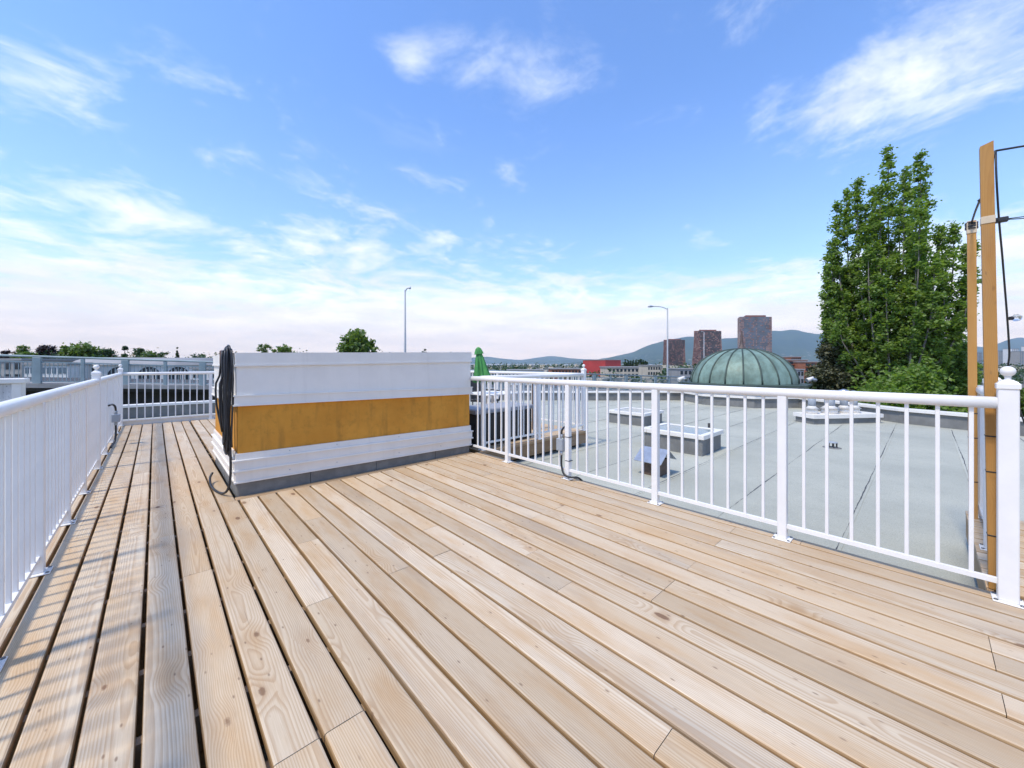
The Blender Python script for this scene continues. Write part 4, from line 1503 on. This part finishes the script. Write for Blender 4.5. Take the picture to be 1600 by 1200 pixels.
def bridge_rail(label, off, near):
    o2 = B0 + BN * off
    t = thing('bridge_railing', label, 'railing', (o2.x, o2.y, bz(0) - 1.2))
    pt = lambda s_, dz: Vector((o2.x + BD.x * s_, o2.y + BD.y * s_, bz(s_) + dz))
    m = MB(); m.tube([pt(s_, -0.05) for s_ in (0, BL)], 0.055, 10); m.build('top_rail', M['bridge_paint'], t)

    def bar(name, z0, z1, hw):
        m = MB()
        sd = Vector((BN.x, BN.y, 0)) * hw
        a, c_ = pt(0, 0), pt(BL, 0)
        up0, up1 = Vector((0, 0, z0)), Vector((0, 0, z1))
        m.hexa([a - sd + up0, c_ - sd + up0, c_ + sd + up0, a + sd + up0], [a - sd + up1, c_ - sd + up1, c_ + sd + up1, a + sd + up1])
        m.build(name, M['bridge_paint'], t)
    bar('middle_rail', -0.36, -0.29, 0.03)
    bar('bottom_rail', -1.32, -1.26, 0.03)
    pm = MB(); pm.bev(-0.15, 0.15, -0.07, 0.07, -1.40, -0.10, 0.01); PM = pm.mesh('post', M['bridge_paint'])
    sm = MB(); sm.bev(-0.075, 0.075, -0.045, 0.045, -1.40, -0.10, 0.01); SM = sm.mesh('post', M['bridge_paint'])
    km = MB(); km.box(-0.012, 0.012, -0.012, 0.012, -1.27, -0.33); KM = km.mesh('picket', M['bridge_paint'])
    an = math.atan2(BD.y, BD.x)
    s_ = 0.35
    k = 0
    while s_ < BL:
        inst(PM if k % 2 == 0 else SM, 'post', t, pt(s_, 0), an)
        s_ += 1.66; k += 1
    s_ = 0.2
    rest = MB()
    cnt = 0
    while s_ < BL:
        if near and 6.0 < s_ < 26.0:
            inst(KM, 'picket', t, pt(s_, 0), an)
        else:
            p = pt(s_, 0)
            rest.box(p.x - 0.012, p.x + 0.012, p.y - 0.012, p.y + 0.012, p.z - 1.27, p.z - 0.33)
        s_ += 0.155
    r_ = rest.build('pickets', M['bridge_paint'], t)
    r_['kind'] = 'stuff'
    return t


bridge_rail('blue grey steel picket railing on the bridge edge nearest the decks', 0.0, True)


def lamp_post(label, px, top_y, t_, arm, arm_px):
    a, c_ = ray(px)
    base = Vector((a * t_, c_ * t_, 0))
    s_ = (base.xy - B0).dot(BD)
    base.z = bz(s_) - 1.3
    tp_ = at_t(px, top_y, t_)
    t = thing('street_lamp', label, 'street lamp', base, 'street lamps on the bridge')
    m = MB(); m.tube([base, base + Vector((0, 0, 0.5)), tp_], [0.10, 0.085, 0.05], 12); m.build('pole', M['pvc'], t)
    m = MB(); m.lathe(base, [(0.17, 0), (0.17, 0.25), (0.11, 0.3)], 12); m.build('base', M['pvc'], t)
    ad = Vector((RX, RY, 0)) * arm
    L = abs(arm_px) * t_ / 600
    m = MB(); m.tube(smooth([tp_ - Vector((0, 0, 0.15)), tp_ + ad * L * 0.3 + Vector((0, 0, 0.08)), tp_ + ad * L * 0.75 + Vector((0, 0, 0.14))], 6), 0.035, 8); m.build('arm', M['pvc'], t)
    h0 = tp_ + ad * L * 0.70 + Vector((0, 0, 0.14))
    h1 = tp_ + ad * L + Vector((0, 0, 0.12))
    m = MB(); m.tube([h0, h0 + (h1 - h0) * 0.3, h0 + (h1 - h0) * 0.8, h1], [0.03, 0.09, 0.09, 0.03], 8); m.build('lamp_head', M['steel'], t)


lamp_post('street lamp with short arm on the bridge behind the stair enclosure', 633, 453, 26.3, 1, 9)
lamp_post('street lamp with long curved arm on the bridge beside the three towers', 1043, 481, 35.6, -1, 31)
lamp_post('thin bare street lamp pole beyond the bridge between two towers', 1100, 519, 62.0, -1, 4)
lamp_post('thin white pole in front of the brick apartment building', 1283, 546, 60.0, 1, 2)

# ------------------------------------------------------------------ trees
def leaves(name, C, size, mat, parent, org, up=0.35, seed=1, aspect=0.62):
    """one quad per leaf round the points C"""
    r = np.random.default_rng(seed)
    n = len(C)
    nrm = r.normal(size=(n, 3)); nrm[:, 2] = np.abs(nrm[:, 2]) + up
    nrm /= np.linalg.norm(nrm, axis=1)[:, None]
    t = r.normal(size=(n, 3))
    t -= nrm * (t * nrm).sum(1)[:, None]
    t /= np.linalg.norm(t, axis=1)[:, None]
    u = np.cross(nrm, t)
    s = size * r.uniform(0.65, 1.3, n)[:, None]
    bend = nrm * s * r.uniform(-0.25, 0.1, n)[:, None]
    V = np.stack([C - t * s, C + u * s * aspect + bend, C + t * s, C - u * s * aspect + bend], 1).reshape(-1, 3)
    Q = np.arange(4 * n).reshape(-1, 4)
    org = np.array(org)
    me = fast_mesh(name, V - org, Q, mat)
    o = bpy.data.objects.new(name, me)
    reg(o, parent, org)
    return o


def clumps(centres, radii, per, r):
    out = []
    for c_, q in zip(centres, radii):
        k = max(int(per * r.uniform(0.6, 1.4)), 3)
        p = r.normal(size=(k, 3)) * 0.55
        out.append(np.array(c_) + p * np.array([q, q, q * 0.9]))
    return np.concatenate(out)


def big_tree():
    r = np.random.default_rng(42)
    t_ = 22.0
    base = at_t(1397, 600, t_)
    c0 = np.array([base.x, base.y])
    rd = np.array(ray(1397)); dist = np.linalg.norm(rd); rd = rd / dist
    lat = np.array([rd[1], -rd[0]])                 # to the right as seen
    k_lat = t_ / 600.0 / dist                        # metres across the line of sight per photo pixel
    tr = thing('maple_tree', 'tall green maple with several upright leaders beside the roof', 'tree', (c0[0], c0[1], GZ))
    # leaders: (pixel x of the tip, pixel y of the tip, half width in px at the body, depth offset)
    L = [(1388, 224, 13, 0.0), (1438, 243, 13, 0.4), (1337, 262, 11, -0.4), (1317, 272, 11, 0.5), (1301, 292, 12, -0.2), (1365, 272, 15, 0.8), (1412, 268, 14, -0.7),
         (1375, 285, 16, -0.5), (1425, 290, 15, 0.9), (1350, 300, 15, 0.3), (1465, 355, 15, 0.4), (1482, 366, 14, -0.5), (1499, 392, 12, 0.2), (1509, 384, 7, 0.3),
         (1290, 350, 13, 0.5), (1284, 400, 10, -0.4), (1280, 478, 9, 0.1), (1500, 440, 13, -0.4), (1494, 470, 14, 0.6)]
    ex = [1285, 1300, 1320, 1345, 1375, 1400, 1440, 1452, 1465, 1495, 1505]
    ey = [400, 310, 300, 310, 290, 290, 300, 370, 385, 410, 440]
    for _ in range(30):
        px = r.uniform(1288, 1500)
        L.append((px, np.interp(px, ex, ey) + r.uniform(10, 190), r.uniform(15, 25), r.uniform(-1.9, 1.9)))
    P = lambda px, py, dep: np.array([*(c0 + lat * (px - 1397) * k_lat + rd * dep), H - (py - HOR) / 600.0 * t_])
    trunk = MB()
    foot = np.array([c0[0], c0[1], GZ])
    fork = np.array([c0[0], c0[1], -3.5])
    trunk.tube([foot, foot + (fork - foot) * 0.5 + [0.05, 0.05, 0], fork], [0.34, 0.27, 0.24], 12)
    trunk.build('trunk', M['bark_pale'], tr)
    C, Rr = [], []
    limb = MB()
    for (px, py, hw, dep) in L:
        tip = P(px, py + 6, dep)
        bulge = P(1397 + (px - 1397) * 0.62, 575, dep * 0.7)
        mid = P(1397 + (px - 1397) * 0.95, 0.42 * 575 + 0.58 * (py + 20), dep)
        path = smooth([fork, bulge * 0.5 + fork * 0.5 + np.array([0, 0, -0.3]), bulge, mid, tip], 8)
        n = len(path)
        limb.tube(path, [0.075 * (1 - i / n) ** 0.8 + 0.007 for i in range(n)], 6)
        zs = np.array([p.z for p in path])
        arr = np.array([list(p) for p in path])
        ztop, zbot = tip[2], -3.2
        steps = int((ztop - zbot) / 0.24)
        for i in range(steps):
            z = zbot + (ztop - zbot) * (i + r.uniform(0, 1)) / steps
            j = np.argmin(np.abs(zs - z))
            c_ = arr[j] + (0, 0, z - zs[j])
            f = (ztop - z) / max(ztop - zbot, 1)
            rad = hw * k_lat * min(1.0, 0.22 + (ztop - z) / 3.4) * (1 + 0.35 * math.sin(z * 2.3 + px)) * (1.05 - 0.25 * max(0, f - 0.75) / 0.25)
            for _ in range(2):
                a = r.uniform(0, 2 * math.pi)
                q = rad * math.sqrt(r.uniform(0.25, 1.0))
                cc = c_ + np.array([math.cos(a) * q, math.sin(a) * q, r.uniform(-0.1, 0.1)])
                if r.uniform() < 0.14:
                    continue
                C.append(cc); Rr.append(0.15 + 0.13 * r.uniform())
                if r.uniform() < 0.25:
                    limb.tube([c_ - (0, 0, 0.3), cc], [0.016, 0.006], 4, False)
    limb.build('limbs', M['bark_pale'], tr)
    pts = clumps(C, Rr, 44, r)
    leaves('crown', pts, 0.080, M['leaf'], tr, (c0[0], c0[1], 2.0), 0.45, 5, 0.75)
    return len(pts)


print('maple leaves', big_tree())


def small_tree(name, label, px, top_y, hw_px, t_, mat, shape='round', per=20, leaf_s=None, group=None, base_z=GZ, seed=0, low=0.35, n=None):
    r = np.random.default_rng(seed + int(px))
    tp_ = at_t(px, top_y - (1.5 if group == 'trees beyond the bridge' else 0), t_)
    a, c_ = ray(px)
    dist = math.hypot(a, c_)
    W = hw_px * t_ / 600.0 / dist * (1.35 if group == 'trees beyond the bridge' and px < 330 else 0.95)
    hgt = tp_.z - base_z
    base = Vector((tp_.x, tp_.y, base_z))
    tr = thing(name, label, 'tree', base, group)
    m = MB(); m.tube([base, base + Vector((0.05 * W, 0, hgt * 0.5)), base + Vector((0, 0, hgt * 0.93))], [0.03 * hgt, 0.02 * hgt, 0.004 * hgt], 8)
    for k in range(7 if shape == 'round' else 0):
        an = r.uniform(0, 6.28); z0 = hgt * r.uniform(0.4, 0.75)
        m.tube([base + Vector((0, 0, z0)), base + Vector((math.cos(an) * W * 0.6, math.sin(an) * W * 0.6, z0 + hgt * 0.14))], [0.011 * hgt, 0.003 * hgt], 5, False)
    m.build('trunk', M['bark'], tr)
    C, Rr = [], []
    n = n or 110
    zb = base_z + hgt * low
    if shape == 'round':
        ch_ = tp_.z - zb
        lob = [(0, 0, 0.55, 0.48)] + [(math.cos(q) * 0.5, math.sin(q) * 0.5, r.uniform(0.35, 0.72), r.uniform(0.30, 0.48)) for q in r.uniform(0, 6.28, 8)] + [(r.uniform(-.2, .2), r.uniform(-.2, .2), 0.78, 0.24)]
        for i in range(n):
            lx, ly, lz, lr = lob[i % len(lob)]
            d_ = r.normal(size=3); d_ /= np.linalg.norm(d_)
            q = lr * r.uniform(0.6, 1.0)
            zz = min(lz + d_[2] * q * 0.9, 0.95)
            C.append((base.x + (lx + d_[0] * q * 1.15) * W, base.y + (ly + d_[1] * q * 1.15) * W, zb + zz * ch_))
            Rr.append(W * r.uniform(0.16, 0.28))
    elif shape == 'cone':
        for i in range(n):
            f = r.uniform(0, 1) ** 0.7
            an = r.uniform(0, 6.28); q = W * f * (0.7 + 0.3 * math.sin(f * 40)) * math.sqrt(r.uniform(0.4, 1))
            C.append((base.x + math.cos(an) * q, base.y + math.sin(an) * q, tp_.z - f * (tp_.z - zb) - 0.08 * q))
            Rr.append(W * (0.05 + 0.13 * f))
    elif shape == 'cedar':
        for lay in range(6):
            f = (lay + 0.4) / 6
            for i in range(n // 6):
                an = r.uniform(0, 6.28); q = W * (0.25 + 0.75 * f) * math.sqrt(r.uniform(0.1, 1)) * r.uniform(0.6, 1)
                C.append((base.x + math.cos(an) * q, base.y + math.sin(an) * q, tp_.z - f * (tp_.z - zb) + r.uniform(-.02, .02) * hgt))
                Rr.append(W * 0.13)
    pts = clumps(C, Rr, per, r)
    leaves('crown', pts, leaf_s or W * 0.10, mat, tr, base, 0.4, seed + 3)


# trees on the skyline beyond the bridge
for i, (px, ty, hw, t_, mk, sh, nm, lb) in enumerate((
        (6, 548, 14, 72, 'leaf_purple', 'round', 'copper_beech', 'low purple leaved tree at the end of the skyline row'),
        (31, 540, 15, 78, 'leaf_mid', 'round', 'broadleaf_tree', 'pointed green tree between two purple leaved trees'),
        (50, 549, 20, 70, 'leaf_mid', 'round', 'broadleaf_tree', 'yellowish green low tree in front of the dark purple tree'),
        (65, 541, 19, 80, 'leaf_purple', 'round', 'copper_beech', 'dark purple domed tree on the skyline beyond the bridge'),
        (96, 545, 14, 84, 'leaf_dark', 'round', 'broadleaf_tree', 'dark small tree between the purple tree and the widest round tree'),
        (129, 537, 25, 76, 'leaf_mid', 'round', 'broadleaf_tree', 'widest round green tree on the skyline beyond the bridge'),
        (165, 546, 16, 80, 'leaf_dark', 'round', 'broadleaf_tree', 'low dark green tree between the widest tree and the layered cedar'),
        (195, 541, 10, 86, 'leaf_dark', 'cedar', 'cedar_tree', 'dark cedar with layered flat branches on the skyline'),
        (221, 544, 11, 84, 'leaf_dark', 'round', 'broadleaf_tree', 'dark narrow tree just past the layered cedar'),
        (232, 549, 15, 72, 'leaf_mid', 'round', 'broadleaf_tree', 'low bright green tree between the cedar and the pyramid conifer'),
        (253, 550, 11, 80, 'leaf_dark', 'round', 'broadleaf_tree', 'small dark tree next to the pyramid conifer'),
        (277, 543, 10, 78, 'leaf_dark', 'cone', 'conifer_tree', 'dark pyramid shaped conifer on the skyline'),
        (304, 553, 7, 90, 'leaf_dark', 'round', 'broadleaf_tree', 'small twin dark tree near the stair enclosure, next to the conifer'),
        (314, 554, 7, 88, 'leaf_dark', 'round', 'broadleaf_tree', 'small twin dark tree nearest the hose bracket'),
        (412, 537, 13, 66, 'leaf_mid', 'round', 'broadleaf_tree', 'green treetop peeking over the stair enclosure near the hose'),
        (440, 541, 22, 66, 'leaf_mid', 'round', 'broadleaf_tree', 'wide low green treetop behind the stair enclosure'),
        (560, 520, 35, 58, 'leaf_mid', 'round', 'broadleaf_tree', 'large round green treetop above the stair enclosure beside the lamp'),
        (662, 544, 8, 70, 'leaf_dark', 'round', 'broadleaf_tree', 'tiny dark treetop just above the stair enclosure past the lamp'))):
    small_tree(nm, lb, px, ty, hw, t_, M[mk], sh, 46, None, 'trees beyond the bridge', GZ, 100 + i, 0.30, 190)
# hedge-like bank of shrubs behind the bridge
r = np.random.default_rng(17)
C = []
for i in range(520):
    px = r.uniform(-120, 720)
    t_ = r.uniform(62, 100)
    p = at_t(px, 568, t_)
    top = H + (568 - (560 + 4 * math.sin(px * 0.05) + r.uniform(-2, 5))) / 600 * t_
    C.append((p.x, p.y, top - abs(r.normal()) * 1.2))
pts = clumps(C, np.full(len(C), 1.1), 40, r)
sh_ = leaves('shrub_bank', pts, 0.20, M['leaf_dark'], None, (0, 70, GZ), 0.4, 8)
tag(sh_, 'dark green bank of shrubs behind the bridge railing', None, None, 'stuff')

# spruce and lower trees round the maple
small_tree('spruce_tree', 'dark brownish spruce standing between the dome and the maple', 1306, 490, 135, 24.0, M['leaf_spruce'], 'cone', 46, 0.10, None, GZ, 300, 0.2, 1300)
small_tree('broadleaf_tree', 'low leafy tree growing beside the maple behind the timber poles', 1500, 528, 40, 21.5, M['leaf'], 'round', 60, 0.10, None, GZ, 301, 0.30, 300)
small_tree('broadleaf_tree', 'low green shrub tree filling the gap below the maple', 1425, 574, 120, 19.0, M['leaf'], 'round', 70, 0.10, None, GZ, 302, 0.35, 420)
small_tree('broadleaf_tree', 'dark green bush below the brick apartments beside the dome', 1290, 588, 45, 24.0, M['leaf_dark'], 'round', 50, 0.10, None, GZ, 303, 0.35, 200)
small_tree('broadleaf_tree', 'yellowish bush seen past the corner post finial', 1592, 600, 30, 19.0, M['leaf_bright'], 'round', 50, 0.10, None, GZ, 304, 0.35, 160)
for i in range(9):
    small_tree('poplar_tree', 'dark poplar in the clipped row beyond the bridge', 977 + 4.1 * i, 560.5 + (i * 7 % 3) * 0.7, 3.0, 260, M['leaf_dark'], 'round', 12, 0.5, 'poplars in a row beyond the bridge', GZ, 400 + i, 0.1, 60)

# ------------------------------------------------------------------ buildings beyond the bridge, left
def facing(p0, p1):
    d_ = (p1 - p0).normalized()
    return d_, Vector((-d_.y, d_.x, 0))            # along, and into the depth


p0, p1 = at_t(112, 568, 46), at_t(345, 568, 50)
p0.z = p1.z = GZ
d_, nin = facing(p0, p1)
if nin.dot(Vector((FX, FY, 0))) < 0:
    nin = -nin
ar = thing('arched_building', 'long pale building with barrel roof and wide arched windows', 'building', p0)
Lb = (p1 - p0).length
zt = 1.05
m = MB()
q = [p0, p1, p1 + nin * 9, p0 + nin * 9]
m.hexa(q, [Vector((v.x, v.y, zt)) for v in q]); m.build('wall', M['house_white'], ar)
m = MB()
vs = []
for e in (0, 1):
    base = p0 - nin * 0.3 if e == 0 else p1 - nin * 0.3
    for k in range(11):
        a = math.pi * k / 10
        vs.append(base + nin * (4.8 - 4.8 * math.cos(a)) + Vector((0, 0, zt - GZ + 0.02 + 1.0 * math.sin(a))))
m.add(vs, [(k, k + 1, 12 + k, 11 + k) for k in range(10)] + [tuple(range(11))[::-1], tuple(range(11, 22))], True)
m.build('roof', M['roof_grey'], ar)
nw = 5
for k in range(nw):
    c_ = p0 + d_ * (Lb * (k + 0.5) / nw) - nin * 0.04
    hw2 = 1.15
    arch = [(hw2 * math.cos(a), 1.05 * math.sin(a)) for a in [math.pi * q / 12 for q in range(13)]]
    pr = [(-hw2, -2.2), (hw2, -2.2)] + arch
    zc_ = -0.20
    front = [c_ + d_ * a + Vector((0, 0, zc_ - GZ + b_)) for a, b_ in pr]
    backp = [v + nin * 0.2 for v in front]
    m = MB()
    n = len(front)
    m.add(front + backp, [tuple(range(n))] + [((i + 1) % n, i, n + i, n + (i + 1) % n) for i in range(n)])
    wo = m.build('window', M['dark_glass'], ar)
    m = MB()
    for q_ in (-0.7, -0.23, 0.23, 0.7):
        e = c_ + d_ * q_ - nin * 0.05
        m.hexa([e + d_ * a + nin * b_ + Vector((0, 0, zc_ - GZ - 2.1)) for a, b_ in ((-.03, -.03), (.03, -.03), (.03, .03), (-.03, .03))],
               [e + d_ * a + nin * b_ + Vector((0, 0, zc_ - GZ + 0.75)) for a, b_ in ((-.03, -.03), (.03, -.03), (.03, .03), (-.03, .03))])
    m.build('mullion', M['house_white'], wo)


def flat_building(name, label, px0, px1, top_y, t_, depth, wall, rows, cols, glass, zrow=None, base_z=GZ, roofm='roof_grey', wfrac=0.62, hfrac=0.55, group=None, cat='building', t1=None, slabs=None):
    p0, p1 = at_t(px0, 568, t_), at_t(px1, 568, t1 or t_)
    zt = H - (top_y - HOR) / 600 * t_
    p0.z = p1.z = base_z
    d_, nin = facing(p0, p1)
    if nin.dot(Vector((FX, FY, 0))) < 0:
        nin = -nin
    t = thing(name, label, cat, p0, group)
    q = [p0, p1, p1 + nin * depth, p0 + nin * depth]
    m = MB(); m.hexa(q, [Vector((v.x, v.y, zt)) for v in q]); m.build('wall', M[wall], t)
    m = MB(); o = 0.02 * depth
    q2 = [p0 - d_ * o - nin * o, p1 + d_ * o - nin * o, p1 + d_ * o + nin * (depth + o), p0 - d_ * o + nin * (depth + o)]
    m.hexa([Vector((v.x, v.y, zt - 0.01)) for v in q2], [Vector((v.x, v.y, zt + 0.03 * depth)) for v in q2]); m.build('roof', M[roofm], t)
    Lw = (p1 - p0).length
    if rows:
        fh = (zt - base_z) / rows if zrow is None else zrow
        for r_ in range(rows):
            z0 = zt - fh * (r_ + 0.80)
            for c_ in range(cols):
                a = Lw * (c_ + 0.5 - wfrac / 2) / cols
                b_ = Lw * (c_ + 0.5 + wfrac / 2) / cols
                e0, e1 = p0 + d_ * a - nin * 0.05, p0 + d_ * b_ - nin * 0.05
                m = MB()
                w4 = [e0, e1, e1 + nin * 0.2, e0 + nin * 0.2]
                m.hexa([Vector((v.x, v.y, z0)) for v in w4], [Vector((v.x, v.y, z0 + fh * hfrac)) for v in w4])
                m.build('window', M[glass], t)
        if slabs:
            for r_ in range(rows):
                z0 = zt - fh * (r_ + 0.98)
                m = MB()
                w4 = [p0 - nin * slabs, p1 - nin * slabs, p1 - nin * 0.06, p0 - nin * 0.06]
                m.hexa([Vector((v.x, v.y, z0)) for v in w4], [Vector((v.x, v.y, z0 + fh * 0.14)) for v in w4])
                m.build('balcony', M[wall], t)
    return t


flat_building('office_building', 'pale low building with rows of dark windows behind the bridge railing', 38, 106, 570, 44, 9, 'house_white', 3, 8, 'blue_glass', 1.25)
flat_building('office_building', 'grey low building with window strip at the end of the bridge railing', -70, 34, 563, 52, 9, 'concrete', 3, 7, 'dark_glass', 1.5)
flat_building('office_building', 'low white building with broken window rows behind the stair enclosure', 300, 470, 577, 40, 8, 'house_white', 2, 14, 'dark_glass', 1.1)

# ------------------------------------------------------------------ buildings beyond the bridge, right
rb = flat_building('red_building', 'plain red clad building with dark roof gear beyond the neighbouring deck', 911, 946, 563, 230, 12, 'red_clad', 0, 0, 'dark_glass', None, t1=214)
flat_building('low_building', 'long pale flat roofed building beside the red one', 950, 1034, 574.5, 200, 20, 'cream', 2, 14, 'dark_glass', 2.6)
flat_building('low_building', 'tan round cornered block in front of the first tower', 1012, 1032, 571.5, 170, 12, 'cream', 2, 5, 'dark_glass', 2.2)
flat_building('low_building', 'long low brown warehouse seen along the bridge rail', 862, 908, 577, 170, 15, 'brick', 1, 9, 'dark_glass', 2.2)
flat_building('low_building', 'white low house with dark windows between parasol and red building', 792, 850, 579, 150, 12, 'house_white', 1, 9, 'dark_glass', 2.0)
flat_building('low_building', 'grey boxy plant building just behind the dome', 1062, 1088, 577, 120, 10, 'roof_grey', 2, 4, 'dark_glass', 2.0)
flat_building('low_building', 'grey boxy building between the dome and the brick apartments', 1236, 1256, 578, 95, 8, 'roof_grey', 2, 4, 'dark_glass', 1.8)


def tower(label, px0, px1, top_y, t_, flare, seed, mats, crown_slope=0.0):
    """apartment tower: glass core, projecting floor slabs, and bands of coloured panels that fan out towards the foot"""
    r = random.Random(seed)
    p0, p1 = at_t(px0, 568, t_), at_t(px1, 568, t_)
    zt = H - (top_y - HOR) / 600 * t_
    p0.z = p1.z = GZ
    d_, nin = facing(p0, p1)
    if nin.dot(Vector((FX, FY, 0))) < 0:
        nin = -nin
    nin = (nin + d_ * 0.45).normalized()
    W = (p1 - p0).length
    t = thing('apartment_tower', label, 'tower', p0, 'three flared apartment towers')
    D = W * 0.55
    FLO = 34
    fh = (zt - GZ) / FLO
    flr = lambda f: flare * W * max(0.0, 1 - f * 1.15) ** 1.5
    def loop(f, o, z):
        e = flr(f) + o
        a0_, a1_ = p0 - d_ * e - nin * o, p1 + d_ * e - nin * o
        return [Vector((v.x, v.y, z)) for v in (a0_, a1_, a1_ + nin * (D + 2 * o), a0_ + nin * (D + 2 * o))]
    m = MB()
    for k in range(FLO):
        m.hexa(loop(k / FLO, 0, GZ + fh * k), loop((k + 1) / FLO, 0, GZ + fh * (k + 1)))
    m.build('glass_core', M['tower_glass' if seed < 3 else 'blue_glass'], t)
    m = MB()
    for k in range(1, FLO + 1):
        m.hexa(loop(k / FLO, 0.5, GZ + fh * k - 0.30), loop(k / FLO, 0.5, GZ + fh * k))
    s = m.build('floor_slabs', M['tower_pale'], t); s['kind'] = 'stuff'
    pan = {mats[0]: MB(), mats[1]: MB()}
    NC = 22
    for k in range(FLO):
        f = k / FLO
        lp = loop(f, 0.35, GZ + fh * k)
        for side in (0, 1):
            A, B = (lp[0], lp[1]) if side == 0 else (lp[3], lp[0])
            nc = NC if side == 0 else 9
            for c_ in range(nc):
                g = (c_ + 0.5) / nc
                edge = abs(g - (0.5 + 0.10 * math.sin(seed)))
                dens = 0.95 if (edge > 0.26 + 0.16 * f) or side == 1 else 0.30
                if r.random() > dens:
                    continue
                A2, B2 = A + (B - A) * (c_ / nc), A + (B - A) * ((c_ + 0.86) / nc)
                mm = mats[0] if r.random() < 0.62 else mats[1]
                inn = nin * 0.3 if side == 0 else d_ * 0.3
                h0, h1 = fh * 0.02, fh * (0.45 + 0.2 * r.random())
                q = [A2, B2, B2 + inn, A2 + inn]
                pan[mm].hexa([v + Vector((0, 0, h0)) for v in q], [v + Vector((0, 0, h1)) for v in q])
    for mm, b_ in pan.items():
        s = b_.build('facade_panels', M[mm], t); s['kind'] = 'stuff'
    m = MB()
    a0_, a1_ = p0 + d_ * W * 0.18, p0 + d_ * W * 0.82
    q = [a0_ + nin * 2, a1_ + nin * 2, a1_ + nin * D * 0.8, a0_ + nin * D * 0.8]
    m.hexa([Vector((v.x, v.y, zt)) for v in q], [Vector((v.x, v.y, zt + fh * 1.1)) for v in q]); m.build('roof_plant', M['tower_red'], t)


tower('smallest dark apartment tower beside the curved street lamp', 1037, 1070, 531, 860, 0.05, 1, ('tower_red', 'tower_pale'))
tower('middle dark red apartment tower with slanted glass top', 1085, 1127, 517, 720, 0.10, 2, ('tower_red', 'tower_pale'))
tower('tallest apartment tower with pale red panels behind the dome spire', 1156, 1206, 495, 740, 0.0, 3, ('tower_pale', 'tower_red'))

# terraced brick apartments
for k, (a, c_, ty, t_) in enumerate(((1226, 1262, 563, 175), (1236, 1252, 558, 185), (1258, 1300, 566, 168))):
    flat_building('brick_apartments', ['terraced red brick apartment block with dark balconies beside the dome', 'upper brick penthouse storey crowning the terraced apartments',
                                       'lower wing of the brick apartments next to the spruce'][k], a, c_, ty, t_, 14, 'brick', 5 if k != 1 else 2, 5, 'dark_glass', 2.1, slabs=1.0, wfrac=0.8, group='brick apartment blocks')
# downtown towers at the far right
for k, (a, c_, ty, t_, w_, lb) in enumerate(((1524, 1534, 551, 1300, 'roof_grey', 'dark distant tower seen between the two timber poles'),
                                             (1561, 1570, 548, 1250, 'concrete', 'grey distant tower just past the taller timber pole'),
                                             (1571, 1579, 551, 1350, 'house_white', 'pale distant tower between the grey tower and the cable'),
                                             (1581, 1592, 545, 1200, 'house_white', 'white distant tower behind the hanging cable'),
                                             (1593, 1606, 549, 1150, 'concrete', 'pale grey distant tower past the white tower'),
                                             (1610, 1630, 541, 1250, 'house_white', 'wide pale distant tower at the end of the downtown cluster'))):
    flat_building('downtown_tower', lb, a, c_, ty, t_, 22, w_, 14, 4, 'blue_glass', 4.0, group='downtown towers far away')
# far-off roofs and trees that read as one mass
r = np.random.default_rng(23)
m = MB()
for i in range(420):
    px = r.uniform(640, 1700) if i % 4 else r.uniform(-100, 640)
    t_ = r.uniform(160, 1500) ** 1.0
    p = at_t(px, 568, t_)
    w_, h_ = r.uniform(6, 16), r.uniform(3, 8 if t_ > 300 else 5.0)
    m.box(p.x - w_ / 2, p.x + w_ / 2, p.y - w_ / 2.5, p.y + w_ / 2.5, GZ, GZ + h_)
far = m.build('distant_roofs', M['cream'], None, (600, 600, GZ)); tag(far, 'far-off pale roofs of the low city beyond the bridge', None, None, 'stuff')
C, Rr = [], []
for i in range(1500):
    px = r.uniform(620, 1750) if i % 4 else r.uniform(-150, 640)
    t_ = 150 * (9 ** r.uniform(0, 1))
    p = at_t(px, 568, t_)
    C.append((p.x, p.y, GZ + r.uniform(2.0, 8.0) * (1.0 if t_ > 260 else 0.55)))
    Rr.append(r.uniform(2.0, 4.2))
pts = clumps(C, Rr, 26, r)
ft = leaves('distant_trees', pts, 1.0, M['leaf_dark'], None, (500, 500, GZ), 0.4, 9); tag(ft, 'far-off dark treetops among the low city roofs', None, None, 'stuff')

# ------------------------------------------------------------------ haze
m = MB()
m.box(-24500, 24500, -24500, 24500, GZ - 8, 1500)
mh = bpy.data.materials.new('haze_air'); mh.use_nodes = True
T = NT(mh.node_tree)
pv = T.n('VolumePrincipled', {'Color': (0.48, 0.74, 1.0, 1), 'Density': 5.6e-5, 'Anisotropy': 0.0, 'Absorption Color': (1, 1, 1, 1)})
T.t.links.new(pv.outputs[0], T.n('OutputMaterial').inputs['Volume'])
hz_o = m.build('haze', mh, None, (0, 0, 0)); hz_o['kind'] = 'stuff'
